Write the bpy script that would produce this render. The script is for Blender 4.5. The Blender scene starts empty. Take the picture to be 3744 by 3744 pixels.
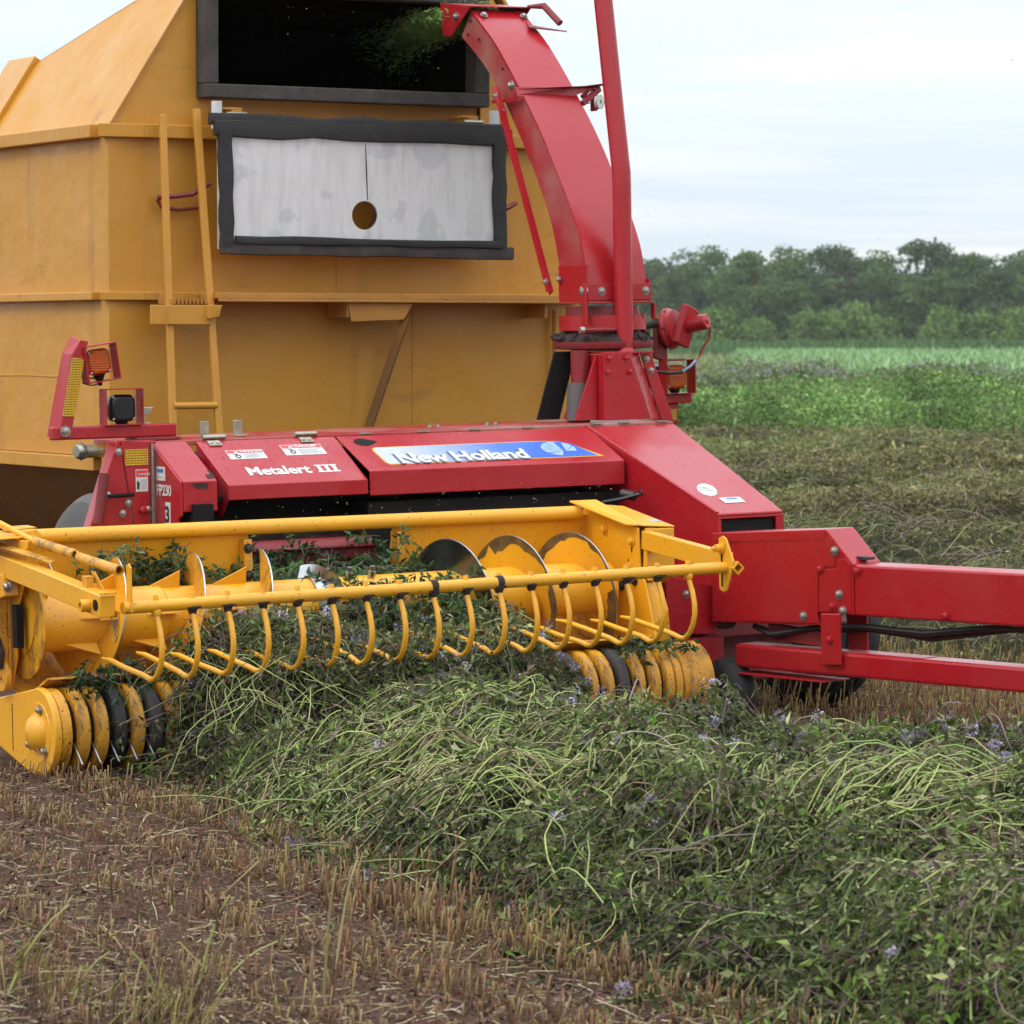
import bpy, math, random
import numpy as np
from mathutils import Vector, Matrix
random.seed(7); rng = np.random.default_rng(7)
scene = bpy.context.scene; col = scene.collection
rad = math.radians

# ------------------------------------------------------------------ camera, sky, sun, exposure
CAM_H = 1.6
cam_d = bpy.data.cameras.new('camera'); cam = bpy.data.objects.new('camera', cam_d); col.objects.link(cam)
cam.location = (0, 0, CAM_H); cam.rotation_euler = (rad(90 - 2.667), 0, 0)
cam_d.sensor_width = 36; cam_d.lens = 130.4; cam_d.clip_start = .1; cam_d.clip_end = 6000
cam_d.dof.use_dof = True; cam_d.dof.focus_distance = 13.9; cam_d.dof.aperture_fstop = 11
scene.camera = cam

SUN_EL, SUN_AZ = rad(48), rad(-118)          # azimuth from +Y (the view), clockwise: the sun is behind the left shoulder
world = bpy.data.worlds.new('World'); scene.world = world; world.use_nodes = True
nt = world.node_tree; nt.nodes.clear()
def wn(t, **k):
    n = nt.nodes.new(t)
    for a, b in k.items(): setattr(n, a, b)
    return n
w_out = wn('ShaderNodeOutputWorld'); w_bg = wn('ShaderNodeBackground'); w_bg.inputs['Strength'].default_value = .114
sky = wn('ShaderNodeTexSky', sky_type='NISHITA', sun_disc=False, sun_elevation=SUN_EL, sun_rotation=SUN_AZ, air_density=1.0, dust_density=1.6)
tc = wn('ShaderNodeTexCoord'); sep = wn('ShaderNodeSeparateXYZ'); nt.links.new(tc.outputs['Generated'], sep.inputs[0])
# cloud deck: view direction projected on a high flat layer, so the clouds flatten into streaks near the horizon
ab = wn('ShaderNodeMath', operation='MAXIMUM'); ab.inputs[1].default_value = 0.0; nt.links.new(sep.outputs['Z'], ab.inputs[0])
ad = wn('ShaderNodeMath', operation='ADD'); ad.inputs[1].default_value = .03; nt.links.new(ab.outputs[0], ad.inputs[0])
dx = wn('ShaderNodeMath', operation='DIVIDE'); nt.links.new(sep.outputs['X'], dx.inputs[0]); nt.links.new(ad.outputs[0], dx.inputs[1])
dy = wn('ShaderNodeMath', operation='DIVIDE'); nt.links.new(sep.outputs['Y'], dy.inputs[0]); nt.links.new(ad.outputs[0], dy.inputs[1])
cmb = wn('ShaderNodeCombineXYZ'); nt.links.new(dx.outputs[0], cmb.inputs[0]); nt.links.new(dy.outputs[0], cmb.inputs[1])
cn = wn('ShaderNodeTexNoise'); cn.inputs['Scale'].default_value = .30; cn.inputs['Detail'].default_value = 6; cn.inputs['Roughness'].default_value = .55
nt.links.new(cmb.outputs[0], cn.inputs['Vector'])
cr = wn('ShaderNodeValToRGB'); cr.color_ramp.elements[0].position = .44; cr.color_ramp.elements[1].position = .68
cr.color_ramp.elements[0].color = (0, 0, 0, 1); cr.color_ramp.elements[1].color = (1, 1, 1, 1)
nt.links.new(cn.outputs['Fac'], cr.inputs[0])
# cloud veil: thin bluish patches and thicker white ones, brightening from horizon to zenith as an overcast sky does
veil = wn('ShaderNodeMixRGB'); veil.inputs['Color1'].default_value = (6.9, 7.85, 8.65, 1); veil.inputs['Color2'].default_value = (9.2, 9.2, 9.25, 1); nt.links.new(cr.outputs['Color'], veil.inputs['Fac'])
k1 = wn('ShaderNodeMath', operation='MULTIPLY_ADD'); k1.inputs[1].default_value = 1.9; k1.inputs[2].default_value = 1.0; nt.links.new(ab.outputs[0], k1.inputs[0])
cie = wn('ShaderNodeVectorMath', operation='SCALE'); nt.links.new(veil.outputs[0], cie.inputs[0]); nt.links.new(k1.outputs[0], cie.inputs['Scale'])
cmix = wn('ShaderNodeMixRGB'); cmix.inputs['Fac'].default_value = .9
nt.links.new(sky.outputs[0], cmix.inputs['Color1']); nt.links.new(cie.outputs[0], cmix.inputs['Color2'])
nt.links.new(cmix.outputs[0], w_bg.inputs['Color']); nt.links.new(w_bg.outputs[0], w_out.inputs[0])

sun_d = bpy.data.lights.new('sun', 'SUN'); sun_d.energy = .95; sun_d.angle = rad(16); sun_d.color = (1, .96, .9)
sun = bpy.data.objects.new('sun', sun_d); col.objects.link(sun); sun.location = (-20, -20, 30)
sdir = Vector((math.sin(SUN_AZ) * math.cos(SUN_EL), math.cos(SUN_AZ) * math.cos(SUN_EL), math.sin(SUN_EL)))
sun.rotation_euler = sdir.to_track_quat('Z', 'Y').to_euler()
vs = scene.view_settings; vs.view_transform = 'Standard'; vs.look = 'None'; vs.exposure = 0; vs.gamma = 1; vs.use_curve_mapping = False
scene.cycles.use_denoising = True; scene.cycles.max_bounces = 5; scene.cycles.diffuse_bounces = 3; scene.cycles.glossy_bounces = 2
scene.cycles.use_adaptive_sampling = True; scene.cycles.adaptive_threshold = .03
scene.cycles.transmission_bounces = 2; scene.cycles.volume_bounces = 0; scene.cycles.transparent_max_bounces = 4

# ------------------------------------------------------------------ materials
class NT:
    def __init__(s, name):
        s.m = bpy.data.materials.new(name); s.m.use_nodes = True; s.t = s.m.node_tree; s.b = s.t.nodes['Principled BSDF']
        s.out = s.t.nodes['Material Output']
    def n(s, t, **k):
        n = s.t.nodes.new(t)
        for a, b in k.items(): setattr(n, a, b)
        return n
    def l(s, a, b): s.t.links.new(a, b)
    def coord(s, scale=(1, 1, 1)):
        tc = s.n('ShaderNodeTexCoord'); mp = s.n('ShaderNodeMapping'); mp.inputs['Scale'].default_value = scale
        s.l(tc.outputs['Object'], mp.inputs[0]); return mp.outputs[0]
    def noise(s, scale, detail=4, rough=.5, vec=None):
        n = s.n('ShaderNodeTexNoise'); n.inputs['Scale'].default_value = scale; n.inputs['Detail'].default_value = detail; n.inputs['Roughness'].default_value = rough
        s.l(vec if vec is not None else s.coord(), n.inputs['Vector']); return n.outputs['Fac']
    def ramp(s, fac, a, b, lo=0., hi=1.):
        r = s.n('ShaderNodeMapRange'); r.inputs[1].default_value = a; r.inputs[2].default_value = b; r.inputs[3].default_value = lo; r.inputs[4].default_value = hi
        s.l(fac, r.inputs[0]); return r.outputs[0]
    def mix(s, fac, c1, c2):
        m = s.n('ShaderNodeMixRGB')
        for v, k in ((c1, 'Color1'), (c2, 'Color2')):
            if isinstance(v, tuple): m.inputs[k].default_value = (*v, 1)
            else: s.l(v, m.inputs[k])
        if isinstance(fac, float): m.inputs['Fac'].default_value = fac
        else: s.l(fac, m.inputs['Fac'])
        return m.outputs[0]
    def mul(s, a, b):
        m = s.n('ShaderNodeMath', operation='MULTIPLY'); s.l(a, m.inputs[0])
        if isinstance(b, float): m.inputs[1].default_value = b
        else: s.l(b, m.inputs[1])
        return m.outputs[0]
    def bump(s, h, dist, strength=1.):
        b = s.n('ShaderNodeBump'); b.inputs['Distance'].default_value = dist; b.inputs['Strength'].default_value = strength
        s.l(h, b.inputs['Height']); s.l(b.outputs[0], s.b.inputs['Normal'])
    def set(s, **k):
        for a, v in k.items():
            a = a.replace('_', ' ')
            if isinstance(v, tuple): s.b.inputs[a].default_value = (*v, 1)
            elif isinstance(v, (int, float)): s.b.inputs[a].default_value = v
            else: s.l(v, s.b.inputs[a])
        return s

def paint(name, base, dust=(.30, .24, .18), dust_amt=.35, chip=(.05, .03, .02), chip_lo=.68, rough=.28, spec=.5, fade=None, coat=0., wave=.0006, stain=None, streak=None):
    k = NT(name)
    big = k.ramp(k.noise(2.3, 7, .62), .40, .72)
    c = k.mix(k.mul(k.ramp(k.noise(.9, 3), .35, .7), .35), base, fade or tuple(x * .82 for x in base))
    c = k.mix(k.mul(big, dust_amt), c, dust)
    if stain:                                              # smears and rubbed dirt with a direction of their own
        st = k.ramp(k.noise(11, 7, .72, k.coord((1.6, 1, .5))), .50, .64)
        c = k.mix(k.mul(st, .75), c, stain)
    if streak:                                             # runs of rust and grime down the sheet, scuffs
        r1 = k.mul(k.ramp(k.noise(7, 5, .6, k.coord((1, 1, .06))), .55, .80), k.ramp(k.noise(1.6, 4), .42, .62))
        c = k.mix(k.mul(r1, .8), c, streak)
        sc_ = k.ramp(k.noise(3.5, 8, .8, k.coord((.5, 1, 2.2))), .60, .64); c = k.mix(k.mul(sc_, .4), c, (.27, .13, .05)); rs = k.ramp(k.noise(26, 3, .7), .70, .73); c = k.mix(k.mul(rs, .6), c, (.16, .055, .02))
    specks = k.ramp(k.noise(85, 2, .6), chip_lo, chip_lo + .03)
    c = k.mix(k.mul(specks, .8), c, chip)
    wh = k.ramp(k.noise(130, 1, .5), .79, .80)
    c = k.mix(k.mul(wh, .5), c, (.55, .5, .42))
    k.set(Base_Color=c, Roughness=k.ramp(big, 0, 1, rough, min(.9, rough + .28)), Specular_IOR_Level=spec, Coat_Weight=coat, Coat_Roughness=.12)
    k.bump(k.noise(5, 3, .5), wave * 4)
    return k.m
def plain(name, base, rough=.5, metal=0., spec=.5, var=.25, scale=8, bump=0., alt=None):
    k = NT(name); f = k.noise(scale, 6, .6)
    c = k.mix(k.ramp(f, .3, .7), base, alt or tuple(x * (1 - var) for x in base))
    k.set(Base_Color=c, Roughness=rough, Metallic=metal, Specular_IOR_Level=spec)
    if bump: k.bump(k.noise(scale * 6, 5, .6), bump)
    return k.m
M = {}
M['red'] = paint('red_paint', (.375, .009, .015), dust=(.30, .05, .05), dust_amt=.12, chip=(.06, .02, .02), chip_lo=.725, rough=.20, spec=.5, fade=(.34, .009, .015))
M['red_dusty'] = paint('dusty_red_paint', (.36, .012, .02), dust=(.36, .26, .20), dust_amt=.75, chip=(.08, .05, .03), chip_lo=.66, rough=.34, coat=.05)
M['red_worn'] = paint('worn_red_paint', (.24, .012, .016), dust=(.04, .025, .02), dust_amt=.55, chip=(.03, .02, .02), chip_lo=.64, rough=.42)
M['yel'] = paint('header_yellow_paint', (.80, .365, .010), dust=(.48, .27, .06), dust_amt=.35, chip=(.10, .05, .02), chip_lo=.665, rough=.34, fade=(.74, .33, .012), coat=.08)
M['yel_worn'] = paint('worn_yellow_paint', (.74, .33, .010), dust=(.30, .17, .05), dust_amt=.5, chip=(.05, .03, .02), chip_lo=.62, rough=.4, stain=(.035, .024, .016))
M['wag'] = paint('wagon_yellow_paint', (.545, .245, .020), dust=(.44, .23, .05), dust_amt=.25, chip=(.20, .09, .03), chip_lo=.735, rough=.34, fade=(.515, .235, .024), spec=.5, streak=(.26, .105, .025), wave=.0022)
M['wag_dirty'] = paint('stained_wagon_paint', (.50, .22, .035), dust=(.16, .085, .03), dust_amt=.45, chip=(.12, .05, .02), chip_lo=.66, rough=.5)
M['wag_shade'] = paint('shade_darkened_wagon_paint', (.26, .11, .02), dust=(.10, .05, .02), dust_amt=.5, chip_lo=.68, rough=.5)  # wagon colour darkened to paint shade on the brace and left underbelly
M['flight_stain'] = plain('crop_stained_flight', (.20, .115, .03), .35, var=.5, scale=16, alt=(.045, .032, .02))
M['slate_print'] = plain('slate_print', (.10, .12, .17), .4, var=.1)
M['emblem_print'] = plain('pale_blue_print', (.36, .52, .74), .35, var=.3, scale=20)
M['rubber'] = plain('black_rubber', (.013, .013, .014), .62, var=.5, scale=14, bump=.003, alt=(.028, .026, .025))
M['rubber_worn'] = plain('worn_wood_rubber', (.075, .062, .055), .8, var=.5, scale=11, bump=.003, alt=(.03, .027, .026))
M['dark'] = plain('dark_steel_and_shade', (.009, .008, .008), .75, var=.4, spec=.25)  # steel kept near-black, also painting the shade in hollow places
M['hatch_shade'] = plain('painted_hatch_shade', (.006, .007, .004), .95, var=.5, scale=30, spec=.05)  # near-black colour paints the shade inside the hatch
M['steel'] = plain('bare_steel', (.55, .56, .58), .28, metal=1., var=.35, scale=20)
M['zinc'] = plain('zinc_plated_steel', (.46, .43, .34), .42, metal=.85, var=.35, scale=30)
M['bolt'] = plain('bolt_zinc', (.42, .40, .36), .4, metal=.8, var=.3, scale=60)
M['bolt_dark'] = plain('oily_bolt', (.06, .05, .045), .45, metal=.6, var=.3, scale=60)
M['worn_steel'] = plain('polished_flight_steel', (.16, .16, .165), .22, metal=.9, var=.6, scale=7, alt=(.05, .045, .04))
M['tyre'] = plain('tyre_rubber', (.020, .020, .021), .75, var=.3, scale=12, bump=.002)
M['tyre_grey'] = plain('dusty_grey_tyre', (.070, .075, .083), .7, var=.35, scale=4, bump=.001, alt=(.115, .10, .088))
M['mud'] = plain('dark_crop_residue', (.055, .030, .026), .85, var=.5, scale=40, bump=.006)
M['hose'] = plain('black_hose', (.015, .015, .016), .45, var=.3)
M['black_lens'] = plain('dark_lens', (.012, .014, .017), .18, var=.2, scale=60)
M['white_print'] = plain('white_print', (.66, .66, .63), .4, var=.14, scale=60)
M['black_print'] = plain('black_print', (.02, .02, .02), .4, var=.1)
M['grey_print'] = plain('grey_print', (.42, .43, .44), .4, var=.15, scale=90)
M['red_print'] = plain('red_print', (.62, .05, .05), .35, var=.15, scale=40)
M['blue_print'] = plain('blue_print', (.07, .14, .45), .35, var=.15, scale=40)
M['gold_print'] = plain('gold_print', (.85, .42, .03), .3, var=.1)
M['wire_red'] = plain('red_cable', (.42, .05, .03), .4); M['wire_blue'] = plain('blue_cable', (.25, .38, .55), .4)
def lens(name, base):
    k = NT(name); v = k.coord(); w1 = k.n('ShaderNodeTexWave', bands_direction='X'); w2 = k.n('ShaderNodeTexWave', bands_direction='Z')
    for w in (w1, w2): w.inputs['Scale'].default_value = 32; k.l(v, w.inputs['Vector'])
    m = k.mul(w1.outputs['Fac'], w2.outputs['Fac'])
    k.set(Base_Color=k.mix(m, tuple(x * .45 for x in base), base), Roughness=.22); k.bump(m, .003); return k.m
M['amber'] = lens('amber_lens', (.80, .13, .006))
M['reflector'] = lens('yellow_reflector', (.82, .46, .01))
def panel_white():
    k = NT('stained_white_panel'); v = k.coord((1, 1, .16))
    st = k.ramp(k.noise(16, 6, .65, v), .45, .75)
    bl = k.ramp(k.noise(5.5, 4, .5), .56, .60)
    c = k.mix(k.mul(st, .6), (.68, .68, .67), (.42, .40, .37)); c = k.mix(k.mul(bl, .45), c, (.42, .44, .47))
    k.set(Base_Color=c, Roughness=.5); k.bump(k.noise(6, 3), .004); return k.m
M['panel'] = panel_white()
def decal_grad():
    k = NT('blue_fading_decal'); tcn = k.n('ShaderNodeTexCoord'); sp = k.n('ShaderNodeSeparateXYZ'); k.l(tcn.outputs['Object'], sp.inputs[0])
    f = k.ramp(sp.outputs['X'], -.42, .08); sk = k.ramp(k.noise(120, 2), .66, .69)
    c = k.mix(f, (.47, .51, .53), (.035, .14, .58)); c = k.mix(k.mul(sk, .7), c, (.1, .08, .07)); k.set(Base_Color=c, Roughness=.3); return k.m
M['decal_grad'] = decal_grad()
def foliage(name, trans=.3, rough=.5, spec=.35):
    m = bpy.data.materials.new(name); m.use_nodes = True; t = m.node_tree; b = t.nodes['Principled BSDF']; o = t.nodes['Material Output']
    a = t.nodes.new('ShaderNodeAttribute'); a.attribute_name = 'Col'
    t.links.new(a.outputs['Color'], b.inputs['Base Color']); b.inputs['Roughness'].default_value = rough; b.inputs['Specular IOR Level'].default_value = spec
    if trans:
        tr = t.nodes.new('ShaderNodeBsdfTranslucent'); mx = t.nodes.new('ShaderNodeMixShader'); mx.inputs[0].default_value = trans
        t.links.new(a.outputs['Color'], tr.inputs['Color']); t.links.new(b.outputs[0], mx.inputs[1]); t.links.new(tr.outputs[0], mx.inputs[2]); t.links.new(mx.outputs[0], o.inputs['Surface'])
    return m
M['leaf'] = foliage('mint_leaf', .22, .55, .18); M['stem'] = foliage('plant_stem', 0, .55, .2); M['treeleaf'] = foliage('tree_leaf', .25, .6, .2); M['dry'] = foliage('dry_straw', .05, .7, .2)
def soil():
    k = NT('field_soil'); a = k.noise(3.0, 8, .7); b = k.noise(28, 6, .7); c3 = k.noise(.25, 4)
    c = k.mix(k.ramp(b, .35, .7), (.055, .032, .023), (.21, .115, .072)); c = k.mix(k.ramp(a, .42, .68), c, (.185, .095, .055)); c = k.mix(k.mul(k.ramp(c3, .4, .7), .3), c, (.10, .07, .045))
    k.set(Base_Color=c, Roughness=.95, Specular_IOR_Level=.15); k.bump(k.noise(22, 8, .75), .05); return k.m
M['soil'] = soil()
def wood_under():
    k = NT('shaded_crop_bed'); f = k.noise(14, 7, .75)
    k.set(Base_Color=k.mix(k.ramp(f, .35, .65), (.018, .017, .009), (.055, .046, .026)), Roughness=.95, Specular_IOR_Level=.1); k.bump(f, .05); return k.m  # dark colour paints the shade in the gaps between leaves
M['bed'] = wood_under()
def bed_far():
    k = NT('wilted_crop_bed'); f = k.noise(5, 9, .8)
    k.set(Base_Color=k.mix(k.ramp(f, .35, .65), (.040, .042, .022), (.13, .12, .065)), Roughness=.95, Specular_IOR_Level=.1); k.bump(f, .15); return k.m
M['bed_far'] = bed_far()
M['bark'] = plain('bark', (.09, .075, .06), .9, var=.4, scale=4, bump=.03)

# ------------------------------------------------------------------ mesh helpers
def V3(p): return np.asarray(p, float)
class MB:
    def __init__(s): s.v = []; s.f = []
    def add(s, vs, fs):
        o = len(s.v); s.v += [tuple(map(float, p)) for p in vs]; s.f += [tuple(i + o for i in f) for f in fs]; return s
    def hexa(s, p):                        # 4 bottom (ccw) + 4 top
        return s.add(p, [(3, 2, 1, 0), (4, 5, 6, 7), (0, 1, 5, 4), (1, 2, 6, 5), (2, 3, 7, 6), (3, 0, 4, 7)])
    def box(s, lo, hi):
        (a, b, c), (d, e, f) = lo, hi
        return s.hexa([(a, b, c), (d, b, c), (d, e, c), (a, e, c), (a, b, f), (d, b, f), (d, e, f), (a, e, f)])
    def prism(s, poly, vec):               # closed polygon (3-D) extruded
        n = len(poly); p = [V3(q) for q in poly]; w = [q + V3(vec) for q in p]
        return s.add(p + w, [tuple(range(n))[::-1], tuple(range(n, 2 * n))] + [(i, (i + 1) % n, n + (i + 1) % n, n + i) for i in range(n)])
    def xprism(s, yz, x0, x1): return s.prism([(x0, y, z) for y, z in yz], (x1 - x0, 0, 0))
    def yprism(s, xz, y0, y1): return s.prism([(x, y0, z) for x, z in xz], (0, y1 - y0, 0))
    def beam(s, p0, p1, w, h, up=(0, 0, 1)):
        p0, p1 = V3(p0), V3(p1); d = p1 - p0; d /= np.linalg.norm(d); sd = np.cross(d, V3(up)); sd /= np.linalg.norm(sd); u = np.cross(sd, d)
        q = []
        for p in (p0, p1):
            for a, b in ((-1, -1), (1, -1), (1, 1), (-1, 1)): q.append(p + sd * a * w / 2 + u * b * h / 2)
        return s.add(q, [(3, 2, 1, 0), (4, 5, 6, 7), (0, 1, 5, 4), (1, 2, 6, 5), (2, 3, 7, 6), (3, 0, 4, 7)])
    def tube(s, path, r, n=10, cap=True):
        P = [V3(p) for p in path]; m = len(P); R = [r] * m if np.isscalar(r) else list(r)
        T = [P[min(i + 1, m - 1)] - P[max(i - 1, 0)] for i in range(m)]; T = [t / np.linalg.norm(t) for t in T]
        ref = np.array([0, 0, 1.]) if abs(T[0][2]) < .9 else np.array([1., 0, 0])
        u = np.cross(T[0], ref); u /= np.linalg.norm(u); vs = []
        for i in range(m):
            u = u - T[i] * (u @ T[i]); u /= np.linalg.norm(u); w = np.cross(T[i], u)
            for k in range(n):
                a = 2 * math.pi * k / n; vs.append(P[i] + (u * math.cos(a) + w * math.sin(a)) * R[i])
        fs = [(i * n + k, i * n + (k + 1) % n, (i + 1) * n + (k + 1) % n, (i + 1) * n + k) for i in range(m - 1) for k in range(n)]
        if cap: fs += [tuple(range(n))[::-1], tuple(range((m - 1) * n, m * n))]
        return s.add(vs, fs)
    def lathe(s, prof, org, axis, n=24):   # prof: (r, h) along axis
        ax = V3(axis); ax = ax / np.linalg.norm(ax); ref = np.array([0, 0, 1.]) if abs(ax[2]) < .9 else np.array([1., 0, 0])
        u = np.cross(ax, ref); u /= np.linalg.norm(u); w = np.cross(ax, u); m = len(prof)
        vs = [V3(org) + ax * h + (u * math.cos(2 * math.pi * k / n) + w * math.sin(2 * math.pi * k / n)) * r for r, h in prof for k in range(n)]
        fs = [(i * n + k, i * n + (k + 1) % n, (i + 1) * n + (k + 1) % n, (i + 1) * n + k) for i in range(m - 1) for k in range(n)]
        closed = abs(prof[0][0] - prof[-1][0]) + abs(prof[0][1] - prof[-1][1]) < 1e-6
        if prof[0][0] > 1e-6 and not closed: fs.append(tuple(range(n))[::-1])
        if prof[-1][0] > 1e-6 and not closed: fs.append(tuple(range((m - 1) * n, m * n)))
        return s.add(vs, fs)
    def sheet(s, grid, th):                # grid[i][j] of points, thickened along its normal by duplicating
        r, c = len(grid), len(grid[0]); g = np.array(grid, float)
        du = np.gradient(g, axis=0); dv = np.gradient(g, axis=1); n = np.cross(du, dv); n /= np.maximum(np.linalg.norm(n, axis=2, keepdims=True), 1e-9)
        a = g.reshape(-1, 3); b = (g - n * th).reshape(-1, 3); N = r * c; fs = []
        for i in range(r - 1):
            for j in range(c - 1):
                q = (i * c + j, (i + 1) * c + j, (i + 1) * c + j + 1, i * c + j + 1); fs += [q, tuple(N + k for k in q[::-1])]
        ring = [(0, j) for j in range(c)] + [(i, c - 1) for i in range(1, r)] + [(r - 1, j) for j in range(c - 2, -1, -1)] + [(i, 0) for i in range(r - 2, 0, -1)]
        ids = [i * c + j for i, j in ring]
        for k in range(len(ids)):
            p, q = ids[k], ids[(k + 1) % len(ids)]; fs.append((p, q, N + q, N + p))
        return s.add(list(a) + list(b), fs)
    def mesh(s, name, off=(0, 0, 0)):
        me = bpy.data.meshes.new(name); o = V3(off); me.from_pydata([tuple(V3(p) - o) for p in s.v], [], s.f); me.validate(); me.update(); return me
class Thing:
    """A top-level thing: an Empty at its base; parts are given in the frame of the machine."""
    def __init__(s, name, label, cat, base, frame, group=None):
        s.base = V3(base); s.e = bpy.data.objects.new(name, None); col.objects.link(s.e); s.e.empty_display_size = .2
        s.e.matrix_world = frame @ Matrix.Translation(base); tag(s.e, label, cat, group)
    def part(s, name, mb, mat, parent=None, bevel=0., smooth=None, loc=None, label=None):
        off = s.base if loc is None else V3(loc)
        me = mb.mesh(name, off); me.materials.append(M[mat] if isinstance(mat, str) else mat)
        o = bpy.data.objects.new(name, me); col.objects.link(o); p = parent or s.e; o.parent = p
        pl = V3((0, 0, 0)) if parent is None else V3(parent.get('_org', (0, 0, 0)))
        lo = off - s.base; o.location = tuple(lo - pl); o['_org'] = tuple(lo)
        fin(me, o, bevel, smooth)
        if label: o['label'] = label
        return o
    def again(s, o, d, parent=None):       # a copy of a part shifted by d (shares the mesh)
        c = o.copy(); col.objects.link(c); c.parent = parent or o.parent; c.location = tuple(V3(o.location) + V3(d)); c['_org'] = tuple(V3(o['_org']) + V3(d)); return c
def fin(me, o, bevel=0., smooth=None):
    if smooth is not None:
        me.shade_smooth(); me.set_sharp_from_angle(angle=rad(smooth))
    if bevel:
        b = o.modifiers.new('edge', 'BEVEL'); b.width = bevel; b.segments = 2; b.limit_method = 'ANGLE'; b.angle_limit = rad(32)
def tag(o, label=None, cat=None, group=None, kind=None):
    if label: o['label'] = label
    if cat: o['category'] = cat
    if group: o['group'] = group
    if kind: o['kind'] = kind
    return o
def text_mb(s, size, org, xd, yd, bold=0., space=1., shear=0.):
    cu = bpy.data.curves.new('lettering', 'FONT'); cu.body = s; cu.size = size; cu.offset = bold; cu.space_character = space; cu.shear = shear; cu.resolution_u = 3
    o = bpy.data.objects.new('lettering', cu); col.objects.link(o); dg = bpy.context.evaluated_depsgraph_get()
    me = bpy.data.meshes.new_from_object(o.evaluated_get(dg)); mb = MB(); xd, yd, org = V3(xd), V3(yd), V3(org)
    mb.add([org + xd * v.co.x + yd * v.co.y for v in me.vertices], [tuple(p.vertices) for p in me.polygons])
    bpy.data.objects.remove(o); bpy.data.curves.remove(cu); bpy.data.meshes.remove(me); return mb
def fast_mesh(name, V, F, C=None, mat=None, smooth=True):
    """V (n,3), F list of (m,k) index arrays, C (n,3) colours."""
    me = bpy.data.meshes.new(name); V = np.ascontiguousarray(V, np.float32); me.vertices.add(len(V)); me.vertices.foreach_set('co', V.ravel())
    li = np.concatenate([f.ravel() for f in F]).astype(np.int32); cnt = np.concatenate([np.full(len(f), f.shape[1]) for f in F]); st = np.concatenate([[0], np.cumsum(cnt)[:-1]])
    me.loops.add(len(li)); me.loops.foreach_set('vertex_index', li); me.polygons.add(len(cnt)); me.polygons.foreach_set('loop_start', st.astype(np.int32))
    me.polygons.foreach_set('use_smooth', np.full(len(cnt), smooth)); me.update(calc_edges=True)
    if C is not None:
        a = me.color_attributes.new('Col', 'FLOAT_COLOR', 'POINT'); c4 = np.ones((len(V), 4), np.float32); c4[:, :3] = C; a.data.foreach_set('color', c4.ravel())
    if mat is not None: me.materials.append(mat)
    return me
class Cloud:
    """collects leaves and stems as arrays"""
    def __init__(s): s.V = []; s.F = []; s.C = []; s.n = 0
    def put(s, V, F, C):
        s.V.append(V); s.F += [f + s.n for f in F]; s.C.append(C); s.n += len(V)
    def leaves(s, P, D, N, L, W, C, fold=.22, droop=.18, simple=False):
        D = unit(D); N = unit(N - D * (N * D).sum(1, keepdims=True)); S = np.cross(D, N); L = L[:, None]; W = W[:, None]; n = len(P)
        if simple:
            v = np.stack([P, P + D * L * .45 + S * W * .5, P + D * L - N * L * droop, P + D * L * .45 - S * W * .5], 1); k = 4; f = [np.array([[0, 1, 2], [0, 2, 3]])]
        else:
            v = np.stack([P, P + D * L * .4 + S * W * .5, P + D * L * .45 - N * W * fold, P + D * L * .4 - S * W * .5, P + D * L - N * L * droop], 1); k = 5
            f = [np.array([[0, 1, 2], [0, 2, 3], [1, 4, 2], [2, 4, 3]])]
        F = [(q[None] + (np.arange(n) * k)[:, None, None]).reshape(-1, q.shape[1]) for q in f]
        s.put(v.reshape(-1, 3), F, np.repeat(C, k, 0))
    def stems(s, P, R, C, sides=4, taper=.6):   # P (n,k,3), R (n,), C (n,3)
        n, k, _ = P.shape; T = unit(np.gradient(P, axis=1).reshape(-1, 3)).reshape(n, k, 3)
        ref = np.where(np.abs(T[..., 2:3]) > .9, np.array([1., 0, 0]), np.array([0, 0, 1.])); U = np.cross(T, ref); U = unit(U.reshape(-1, 3)).reshape(n, k, 3); Wv = np.cross(T, U)
        a = np.arange(sides) * 2 * np.pi / sides; rr = R[:, None] * np.linspace(1, taper, k)[None]
        v = P[:, :, None] + (U[:, :, None] * np.cos(a)[None, None, :, None] + Wv[:, :, None] * np.sin(a)[None, None, :, None]) * rr[:, :, None, None]
        base = (np.arange(n) * k * sides)[:, None, None]; i = np.arange(k - 1)[None, :, None]; j = np.arange(sides)[None, None, :]; j2 = (j + 1) % sides
        q = np.stack([base + i * sides + j, base + i * sides + j2, base + (i + 1) * sides + j2, base + (i + 1) * sides + j], -1).reshape(-1, 4)
        top = (np.arange(n) * k * sides)[:, None] + (k - 1) * sides + np.arange(sides)[None]
        Cc = C if C.ndim == 3 else np.repeat(C[:, None], k, 1)
        s.put(v.reshape(-1, 3), [q, top], np.repeat(Cc.reshape(-1, 3), sides, 0))
    def build(s, name, mat, smooth=True):
        by = {}
        for f in s.F: by.setdefault(f.shape[1], []).append(f)
        me = fast_mesh(name, np.concatenate(s.V), [np.concatenate(v) for v in by.values()], np.concatenate(s.C), mat, smooth)
        o = bpy.data.objects.new(name, me); col.objects.link(o); return o
def unit(a): return a / np.maximum(np.linalg.norm(a, axis=-1, keepdims=True), 1e-9)
def rdir(n, zs=1.): d = rng.normal(size=(n, 3)); d[:, 2] *= zs; return unit(d)
def pick(cols, n, p=None, jit=.18):
    cols = np.array(cols, float); c = cols[rng.choice(len(cols), n, p=p)]; return c * (1 + rng.uniform(-jit, jit, (n, 1))) * (1 + rng.uniform(-.06, .06, (n, 3)))
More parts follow.
